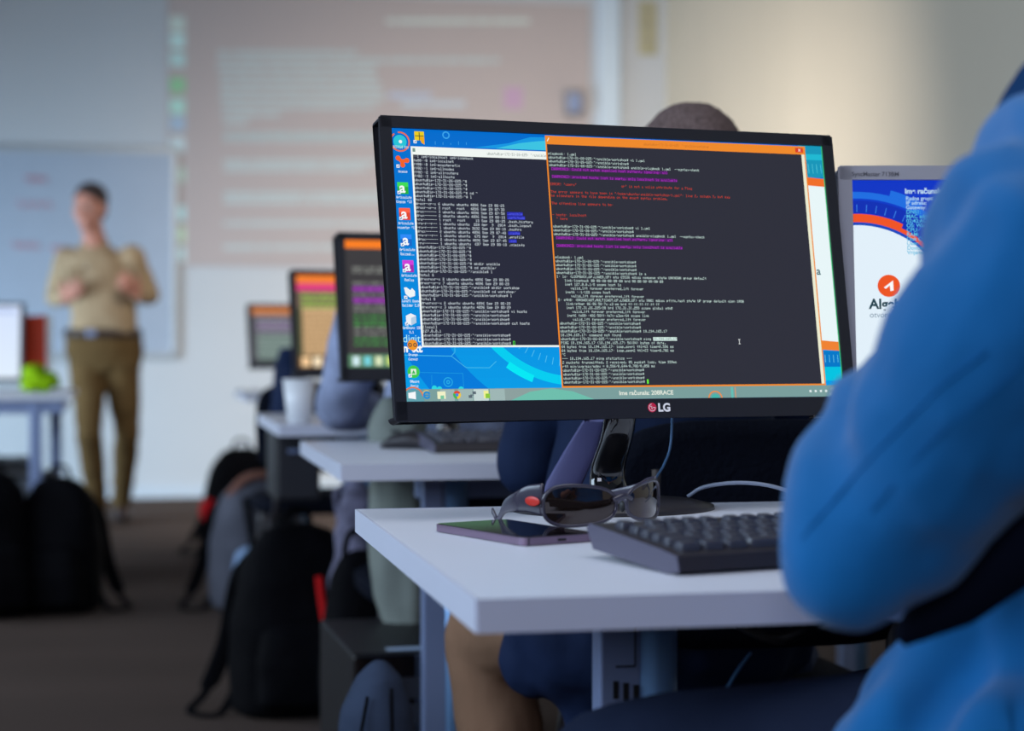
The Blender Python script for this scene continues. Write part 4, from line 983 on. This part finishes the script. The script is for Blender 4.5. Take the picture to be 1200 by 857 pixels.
q.limb([(cp(1215, 730, 1.40), .062), (cp(1130, 800, 1.37), .045), (cp(1050, 875, 1.35), .04)])
q.limb([(cp(1235, 690, 1.36), .035), (cp(1190, 790, 1.32), .026), (cp(1165, 900, 1.30), .03)])
q.limb([(cp(1290, 640, 1.34), .04), (cp(1262, 770, 1.29), .03), (cp(1245, 900, 1.28), .03)])
jk = q.blob('hooded_jacket', M['hoodie'], hd_, .007, 5, foldH, hb)
from mathutils.bvhtree import BVHTree
bv = BVHTree.FromPolygons([v.co + hb for v in jk.data.vertices], [tuple(p.vertices) for p in jk.data.polygons])
def on_jacket(pts, r_, name):
    P = []
    for px, py in pts:
        p = cp(px, py, 1.0); h_ = bv.ray_cast(CAM, (p - CAM).normalized())
        if h_[0] is not None: P.append(h_[0] + h_[1] * .0004 - hb)
    if len(P) > 3: MB().path(smooth_pts(P, 4), r_, 6).build(name, M['seam'], jk, True)
on_jacket([(1156, 412), (1130, 432), (1104, 452), (1078, 478), (1050, 506), (1025, 532), (1000, 560), (975, 590), (955, 612), (940, 632)], .0008, 'seam')
on_jacket([(1200, 420), (1172, 452), (1140, 478), (1105, 505), (1075, 535), (1045, 570), (1020, 600)], .0005, 'seam')
q = MB(); q.limb([(cp(1062, 742, 1.275), .010), (cp(1120, 700, 1.265), .022), (cp(1175, 645, 1.255), .030), (cp(1250, 570, 1.25), .040)])  # dark wedge standing in for the shadow between arm and torso
q.blob('arm_gap_shade', M['navyblack'], hd_, .006, 2, None, hb)
# raised collar / hood rim
q = MB(); q.limb([(cp(1225, 175, 1.30), .040), (cp(1265, 120, 1.36), .050), (cp(1335, 90, 1.44), .055)])
q.limb([(cp(1200, 160, 1.33), .026), (cp(1232, 122, 1.36), .034)])
q.blob('hood', M['hoodie2'], hd_, .006, 3, lambda c: .004 * noise.noise(c * 20), hb)
seam = [cp(1152, 418, 1.140), cp(1108, 452, 1.150), cp(1060, 500, 1.163), cp(1010, 552, 1.18), cp(965, 600, 1.205), cp(932, 640, 1.235)]
# ================================================================== CHAIRS
def chair(label, loc, yaw, backz=(.55, .86), w=.44, m='chairc'):
    t = tag(empty('chair', loc, yaw), label, 'chair')
    q = MB(); q.tube([((0, 0, .42), (w / 2 - .02, 0, 0), (0, .20, 0)), ((0, 0, .435), (w / 2, 0, 0), (0, .215, 0)), ((0, 0, .46), (w / 2, 0, 0), (0, .215, 0)), ((0, 0, .472), (w / 2 - .02, 0, 0), (0, .19, 0))], 32, .5); q.build('seat', M[m], t, True)
    q = MB(); z0, z1 = backz; zm = (z0 + z1) / 2; hh = (z1 - z0) / 2
    q.tube([((0, -.225, zm), (w / 2 - .02, 0, 0), (0, 0, hh - .02)), ((0, -.235, zm), (w / 2, 0, 0), (0, 0, hh)), ((0, -.26, zm), (w / 2, 0, 0), (0, 0, hh)), ((0, -.27, zm), (w / 2 - .02, 0, 0), (0, 0, hh - .02))], 32, .45); q.build('backrest', M[m], t, True)
    for sx in (-1, 1):
        MB().path(smooth_pts([(sx * .17, .17, .42), (sx * .19, .19, .2), (sx * .20, .20, .01)], 4), .011, 10).build('leg', M['kb'], t, True)
        MB().path(smooth_pts([(sx * .17, -.17, .42), (sx * .19, -.2, .2), (sx * .20, -.23, .01)], 4), .011, 10).build('leg', M['kb'], t, True)
        MB().path(smooth_pts([(sx * .16, -.16, .42), (sx * .16, -.25, .46), (sx * .16, -.262, z1 - .06)], 4), .010, 10).build('back_post', M['kb'], t, True)
    return t
p = Jn['pelvis']; chair('dark chair under the navy-jacketed person', (p.x + .105, p.y + .06, 0), 0, (.55, .84))
p = Jb['pelvis']; chair('chair with a grey-green coat over its back, third desk', (p.x, p.y + .06, 0), 0, (.55, .76), w=.40)
chair('chair under the blue-jacketed person in the foreground', (Jh['pelvis'].x, Jh['pelvis'].y, 0), math.atan2(-fwdH.x, fwdH.y), (.52, .72))
# coat hanging over the chair back
c0 = Jb['pelvis']; t = tag(empty('coat', (c0.x - .08, c0.y - .235, 0)), 'long grey-green coat draped over a chair back between second and third desks', 'coat')
b = V((c0.x - .08, c0.y - .235, 0)); q = MB()
def cpx(px, D): return px
q.tube([(cp(466, 640, 3.58), RT * .050, FW * .05), (cp(466, 600, 3.57), RT * .058, FW * .055), (cp(465, 540, 3.56), RT * .058, FW * .05), (cp(466, 500, 3.58), RT * .056, FW * .05), (cp(474, 468, 3.62), RT * .05, FW * .04)], 20)
q.tube([(cp(474, 745, 3.56), RT * .035, FW * .04), (cp(470, 700, 3.56), RT * .05, FW * .04), (cp(466, 630, 3.57), RT * .055, FW * .05)], 20)
q.blob('cloth', M['olive'], t, .008, 4, lambda c: .014 * noise.noise(V((c.x * 26, c.y * 20, c.z * 4))), b)
# navy jacket on a far chair, between third and fourth monitors
p = cp(338, 480, 5.6); t = chair('far dark chair with a navy jacket over it beyond the third desk', (p.x + .12, p.y + .2, 0), 0, (.55, .82))
bq = V((p.x + .12, p.y - .05, 0)); t = tag(empty('jacket', bq), 'dark navy jacket hung over the far chair behind the white cup', 'jacket')
q = MB(); q.tube([(cp(346, 575, 5.55), RT * .07, FW * .05), (cp(345, 490, 5.5), RT * .075, FW * .06), (cp(338, 430, 5.52), RT * .05, FW * .05), (cp(338, 405, 5.55), RT * .03, FW * .03)], 18)
q.blob('cloth', M['navy'], t, .01, 4, lambda c: .012 * noise.noise(V((c.x * 20, c.y * 10, c.z * 6))), bq)
# ================================================================== BAGS
def backpack(name, label, loc, yaw, w, d, h, m, pm=None, trim=None, hm=None, lean=0, straps=True):
    t = tag(empty(name, loc, yaw), label, 'backpack'); L = lambda z: V((0, lean * z, z))
    q = MB()
    prof = [(0.0, .80, .75), (.03, .96, .95), (.25, 1, 1), (.5, .98, .95), (.72, .90, .84), (.87, .74, .66), (.96, .5, .42), (1, .2, .18)]
    q.tube([(L(z * h), (w / 2 * a, 0, 0), (0, d / 2 * b_, 0)) for z, a, b_ in prof], 32, .72)
    q.blob('main_compartment', M[m], t, .009, 3, lambda c: .008 * noise.noise(c * 11))
    q = MB(); q.tube([(L(z * h) + V((0, -d / 2 * k_, 0)), (w / 2 * a, 0, 0), (0, .05 * b_, 0)) for z, a, b_, k_ in ((.06, .6, .6, .92), (.10, .74, 1, .98), (.30, .76, 1.1, .98), (.46, .66, .8, .93), (.52, .4, .3, .85))], 26, .7)
    fp = q.blob('front_pocket', M[pm or m], t, .009, 3, lambda c: .006 * noise.noise(c * 15 + V((3, 0, 0))))
    if trim:
        q = MB(); q.path(smooth_pts([L(.36 * h) + V((.036, -.172, 0)), L(.50 * h) + V((.034, -.160, 0)), L(.62 * h) + V((.030, -.138, 0)), L(.74 * h) + V((.028, -.118, 0))], 6), .009, 8); q.build('zip', M[trim], fp, True)
    q = MB(); q.path(smooth_pts([L(h * .93) + V((-.04, 0, 0)), L(h * 1.06) + V((-.025, .01, 0)), L(h * 1.06) + V((.025, .01, 0)), L(h * .93) + V((.04, 0, 0))], 6), .007, 8); q.build('handle', M[hm or m], t, True)
    for sx in (-1, 1) if straps else ():
        q = MB(); P = smooth_pts([L(h * .88) + V((sx * w * .2, d * .35, 0)), L(h * .7) + V((sx * w * .34, d * .62, 0)), L(h * .35) + V((sx * w * .44, d * .66, 0)), V((sx * w * .62, d * .45, .05)), V((sx * w * .78, d * .15, .012)), V((sx * w * .60, -d * .1, .012)), V((sx * w * .45, d * .2, .05))], 6)
        q.tube([(p, (.026 if i < 18 else .012, 0, 0), (0, .007, .004)) for i, p in enumerate(P)], 10, .8); q.build('shoulder_strap', M[hm or m], t, True)
    return t
def floor_at(px, py): p = atz(px, py, 0); return (p.x, p.y, 0)
p = atz(332, 846, 0)
t = backpack('backpack', 'big black backpack with red zip standing on the carpet in front of the others', (p.x + .045, p.y + .12, 0), math.radians(8), .34, .24, .48, 'darkcloth', trim='redd')
q = MB(); q.ball((.05, -.180, .135), .013); q.ball((.035, -.178, .10), .010); q.build('charm', M['lgwhite'], t, True)
p = cp(424, 640, 3.98)
backpack('backpack', 'slim black backpack half hidden behind the computer tower, right of the big one', (p.x, p.y, 0), math.radians(10), .18, .16, .50, 'darkcloth', straps=False)
p = atz(302, 712, 0)
backpack('backpack', 'grey backpack with pale blue front and brown trim behind the black ones', (p.x, p.y, 0), math.radians(15), .34, .24, .46, 'greycloth', pm='bluepack', trim='darkcloth', hm='darkcloth')
p = atz(302, 712, 0)
MB().path(smooth_pts([(-.11, -.02, .40), (-.06, -.05, .46), (.02, -.06, .47), (.10, -.03, .42)], 5), .016, 8).build('brown_trim', M['brownpack'], bpy.data.objects['backpack.002'], True)
q = MB()
for x_ in (-.075, .075): q.tube([((x_, -.155, .12), (.014, 0, 0), (0, .01, 0)), ((x_, -.165, .26), (.014, 0, 0), (0, .01, 0)), ((x_, -.09, .40), (.014, 0, 0), (0, .01, 0))], 10)
q.build('compression_strap', M['darkcloth'], bpy.data.objects['backpack.002'], True)
p = atz(285, 652, 0)
t = backpack('backpack', 'black backpack with a red side pocket, farthest of the bags in the aisle', (p.x, p.y + .1, 0), math.radians(0), .34, .28, .47, 'darkcloth')
MB().ell((-.145, -.09, .20), ((.045, 0, 0), (0, .06, 0), (0, 0, .055)), 3).build('side_pocket', M['red'], t, True)
MB().ell((-.12, -.16, .10), ((.04, 0, 0), (0, .04, 0), (0, 0, .06)), 3).build('bottle_pocket', M['bluepack'], t, True)
p = cp(416, 640, 4.22)
t = tag(empty('tote_bag', (p.x, p.y, 0)), 'mottled grey and white cloth bag under the third desk', 'bag'); q = MB()
q.tube([((0, 0, 0), (.05, 0, 0), (0, .06, 0)), ((0, 0, .1), (.06, 0, 0), (0, .07, 0)), ((0, 0, .42), (.055, 0, 0), (0, .065, 0)), ((.01, 0, .56), (.045, 0, 0), (0, .05, 0)), ((.01, 0, .63), (.02, 0, 0), (0, .02, 0))], 22, .85)
q.blob('bag_body', M['patt'], t, .009, 3, lambda c: .014 * noise.noise(c * 14))
MB().path(smooth_pts([(-.03, .02, .52), (-.035, .06, .60), (.03, .06, .60), (.045, .02, .52)], 6), .006, 8).build('handle', M['patt'], t, True)
# black bags at the left
p = atz(68, 722, 0); backpack('backpack', 'black backpack on the carpet at the left edge, the larger with sloping top', (p.x, p.y + .1, 0), math.radians(-12), .30, .24, .47, 'darkcloth')
p = atz(-2, 728, 0); backpack('backpack', 'black bag at the very left edge of the picture, beside the sloping black backpack', (p.x - .02, p.y + .1, 0), math.radians(20), .24, .22, .50, 'darkcloth')
# dark cloth bag in front of the tower
p = cp(441, 800, 2.75); t = tag(empty('soft_bag', (p.x, p.y, 0)), 'blue-grey padded bag with rounded top in front of the computer tower', 'bag'); q = MB()
zt = cp(441, 776, 2.75).z
q.tube([((0, 0, 0), (.075, 0, 0), (0, .08, 0)), ((0, 0, .1), (.085, 0, 0), (0, .09, 0)), ((0, 0, zt - .16), (.066, 0, 0), (0, .075, 0)), ((0, 0, zt - .07), (.053, 0, 0), (0, .062, 0)), ((.004, 0, zt - .02), (.034, 0, 0), (0, .042, 0)), ((.006, 0, zt), (.012, 0, 0), (0, .014, 0))], 26)
q.blob('bag_body', M['slate'] , t, .007, 4, lambda c: .006 * noise.noise(V((c.x * 20, c.y * 20, c.z * 9))))
q = MB(); q.path(smooth_pts([(-.02, -.055, zt - .04), (-.035, -.072, zt - .12), (-.04, -.08, zt - .25)], 5), .0025, 6); q.path(smooth_pts([(.015, -.052, zt - .03), (.012, -.074, zt - .12), (0, -.08, zt - .25)], 5), .0025, 6); q.build('seam', M['darkcloth'], t, True)
# computer tower under the second desk
p = cp(400, 762, 3.18); zt = .41
ct = tag(empty('computer_tower', (p.x + .105, p.y + .2, 0), math.radians(2)), 'black desktop computer tower with pale sticker on the floor under the second desk', 'computer')
MB().box((0, 0, zt / 2 + .005), (.19, .40, zt - .01), bev=.005).build('case', M['black'], ct)
MB().box((0, -.206, zt / 2 + .005), (.186, .014, zt - .015), bev=.004).build('front_panel', M['gloss'], ct)
MB().box((.03, -.17, zt + .0005), (.12, .028, .0015)).build('sticker', M['label'], ct)
q = MB()
for i in range(2): q.box((0, -.214, zt - .06 - i * .045), (.15, .003, .036), bev=.001)
q.build('drive_bay', M['bezel'], ct)
MB().tube([((.06, -.213, .2), (.009, 0, 0), (0, 0, .009)), ((.06, -.217, .2), (.008, 0, 0), (0, 0, .008))], 20).build('power_button', M['metal2'], ct, True)
q = MB()
for x in (-.07, .07):
    for y in (-.16, .16): q.box((x, y, .003), (.02, .02, .006))
q.build('foot', M['black'], ct)
# small unit hung under the third desk
p = cp(349, 540, 4.45)
t = tag(empty('drawer_unit', (p.x, p.y + .15, .56)), 'small black drawer unit fixed under the third desk, below the white cup', 'drawer unit')
MB().box((0, 0, .0825), (.105, .30, .165), bev=.004).build('case', M['black'], t)
d_ = MB().box((0, -.153, .0825), (.095, .010, .150), bev=.003).build('drawer', M['bezel'], t); MB().box((0, -.163, .12), (.05, .010, .008), bev=.002).build('handle', M['metal2'], d_)
# ================================================================== LEFT-HAND DESK
p1 = atz(84, 461, DZ); YL = p1.y
t = tag(empty('desk', (p1.x, YL, 0)), 'white desk on grey legs at the left edge, holding the bright white screen', 'desk')
MB().box((-.8, .35, DZ - .0125), (1.6, .70, .025), bev=.002).build('tabletop', M['desk'], t)
MB().box((-.8, .35, DZ - .05), (1.54, .64, .05), bev=.003).build('apron', M['metal2'], t)
for x, y in ((-.13, .05), (-.08, .62), (-1.45, .05), (-1.45, .62)): MB().box((x, y, (DZ - .03) / 2), (.045, .045, DZ - .03), bev=.004).build('leg', M['metal2'], t)
p = cp(8, 402, 6.25)
def paintw(cv, w, h):
    for i in range(12): cv.rect(0, h * i / 12, w, h * (i + 1) / 12 + 1e-5, (214 + i, 228 + i, 254), 0)
    cv.rect(w * .04, h * .06, w * .96, h * .1, (170, 190, 235), 4)
    for i in range(8): cv.rect(w * .1, h * (.2 + i * .08), w * (.5 + .05 * (i % 3)), h * (.225 + i * .08), (176, 190, 225), 4)
WL, HL = .46, .31
cl = cp(27, 402, 7.2) - RT * WL / 2
wm, TW, bw = monitor('computer_monitor', 'monitor showing a plain bright white page at the left edge of the picture', cl, YAW, math.radians(4), WL, HL, (.012, .012, .012, .02), DZ, 'bezel', depth=.03)
stand(wm, TW, HL, .03, 'gloss', 'bezel', base_y=.04, rx=.1, ry=.08)
cvw = Canvas(bw[1] - bw[0], bw[3] - bw[2], TW @ Matrix.Translation(((bw[0] + bw[1]) / 2, -.0008, (bw[2] + bw[3]) / 2))); paintw(cvw, cvw.w, cvw.h); cvw.build('display', wm)
p = cp(44, 452, 7.35); t = tag(empty('document_box', (p.x, p.y, DZ), YAW), 'orange-red upright card box beside the white screen on the left desk', 'box')
hh = (cp(44, 370, 7.35).z - DZ)
MB().box((0, 0, hh / 2), (.088, .06, hh), bev=.003).build('box_body', M['orange'], t)
MB().box((.045, 0, hh / 2), (.006, .062, hh + .002), bev=.001).build('spine', M['white'], t)
p = cp(47, 463, 7.05); t = tag(empty('cloth', (p.x, p.y, DZ)), 'crumpled lime green cloth on the left desk in front of the orange box', 'cloth')
q = MB(); q.ell((0, 0, .032), ((.072, 0, 0), (0, .06, 0), (0, 0, .034))); q.ell((-.02, .01, .065), ((.045, 0, 0), (0, .045, 0), (0, 0, .04))); q.ell((.035, 0, .04), ((.04, 0, 0), (0, .045, 0), (0, 0, .034)))
q.blob('folds', M['lime'], t, .005, 2, lambda c: .012 * noise.noise(c * 28))
p = cp(12, 520, 7.3); t = tag(empty('computer_tower', (p.x, p.y + .2, 0)), 'black computer tower under the left-hand desk', 'computer')
MB().box((0, 0, .24), (.18, .4, .46), bev=.005).build('case', M['black'], t); MB().box((0, -.205, .24), (.17, .012, .45), bev=.003).build('front_panel', M['gloss'], t)
p = atz(135, 640, 0); t = tag(empty('storage_case', (cp(66, 580, 7.2).x - .14, cp(66, 580, 7.2).y, 0)), 'low grey case behind the black backpack at left', 'case')
zc_ = cp(138, 556, 7.2).z
MB().box((0, 0, zc_ / 2), (.28, .25, zc_ - .01), bev=.01).build('case_body', M['greycase'], t); MB().box((0, 0, zc_), (.29, .26, .02), bev=.006).build('lid', M['black'], t)
# ================================================================== LIGHT, WORLD, CAMERA
def area(name, loc, to, sx, sy, power, col):
    l = bpy.data.lights.new(name, 'AREA'); l.shape = 'RECTANGLE'; l.size = sx; l.size_y = sy; l.energy = power; l.color = col
    o = bpy.data.objects.new(name, l); COL.objects.link(o); o.location = loc
    o.rotation_euler = (V(to) - V(loc)).to_track_quat('-Z', 'Y').to_euler(); return o
def spread(o, deg): o.data.spread = math.radians(deg); return o
spread(area('window_daylight', (-3.4, 6.6, 1.2), (2, 8.2, .5), 5.0, 1.2, 80, (.70, .85, 1)), 120)
spread(area('low_wall_fill', (-3.2, 8.9, .8), (.0, 11.46, .1), 1.6, .8, 50, (.60, .82, 1)), 95)  # added fill light that brightens the lower back wall
area('window_daylight_near', (-2.4, 1.9, 1.9), (.8, 1.9, .8), 2.6, 1.4, 85, (.62, .80, 1))
area('behind_camera_fill', (-1.2, -1.6, 1.9), (.6, 2.0, .8), 1.8, 1.4, 42, (.74, .80, 1))  # fill added behind the camera for faces turned towards it
spread(area('right_wall_fill', (1.0, 6.8, 2.9), (2.2, 9.6, 1.2), 1.6, 1.0, 58, (1, .91, .80)), 80)  # unseen warm light added to brighten the right wall
area('ceiling_lamp_near', (.5, 1.6, 2.6), (.7, 2.2, .7), 1.6, 1.0, 14, (.9, .94, 1))
w = bpy.data.worlds.new('World'); S.world = w; w.use_nodes = True
nt = w.node_tree; bg = nt.nodes['Background']; tc = nt.nodes.new('ShaderNodeTexCoord'); sx = nt.nodes.new('ShaderNodeSeparateXYZ'); rp = nt.nodes.new('ShaderNodeValToRGB')
mr = nt.nodes.new('ShaderNodeMapRange'); mr.inputs['From Min'].default_value = -.3; mr.inputs['From Max'].default_value = 1
nt.links.new(tc.outputs['Generated'], sx.inputs[0]); nt.links.new(sx.outputs['Z'], mr.inputs['Value']); nt.links.new(mr.outputs[0], rp.inputs[0]); nt.links.new(rp.outputs[0], bg.inputs['Color'])
rp.color_ramp.elements[0].color = (.02, .025, .035, 1); rp.color_ramp.elements[1].color = (.34, .40, .52, 1)
e = rp.color_ramp.elements.new(.28); e.color = (.16, .18, .22, 1)
bg.inputs['Strength'].default_value = .26
cam = bpy.data.cameras.new('Camera'); co = bpy.data.objects.new('Camera', cam); COL.objects.link(co)
cam.sensor_width = 36; cam.lens = FPX / 1200 * 36; cam.clip_start = .02; cam.clip_end = 60
co.location = CAM; co.rotation_euler = FW.to_track_quat('-Z', 'Y').to_euler()
cam.dof.use_dof = True; cam.dof.focus_distance = 2.04; cam.dof.aperture_fstop = 3.7
S.camera = co
S.view_settings.view_transform = 'Standard'; S.view_settings.look = 'None'; S.view_settings.exposure = 0; S.view_settings.gamma = 1
S.cycles.max_bounces = 6; S.cycles.use_denoising = True
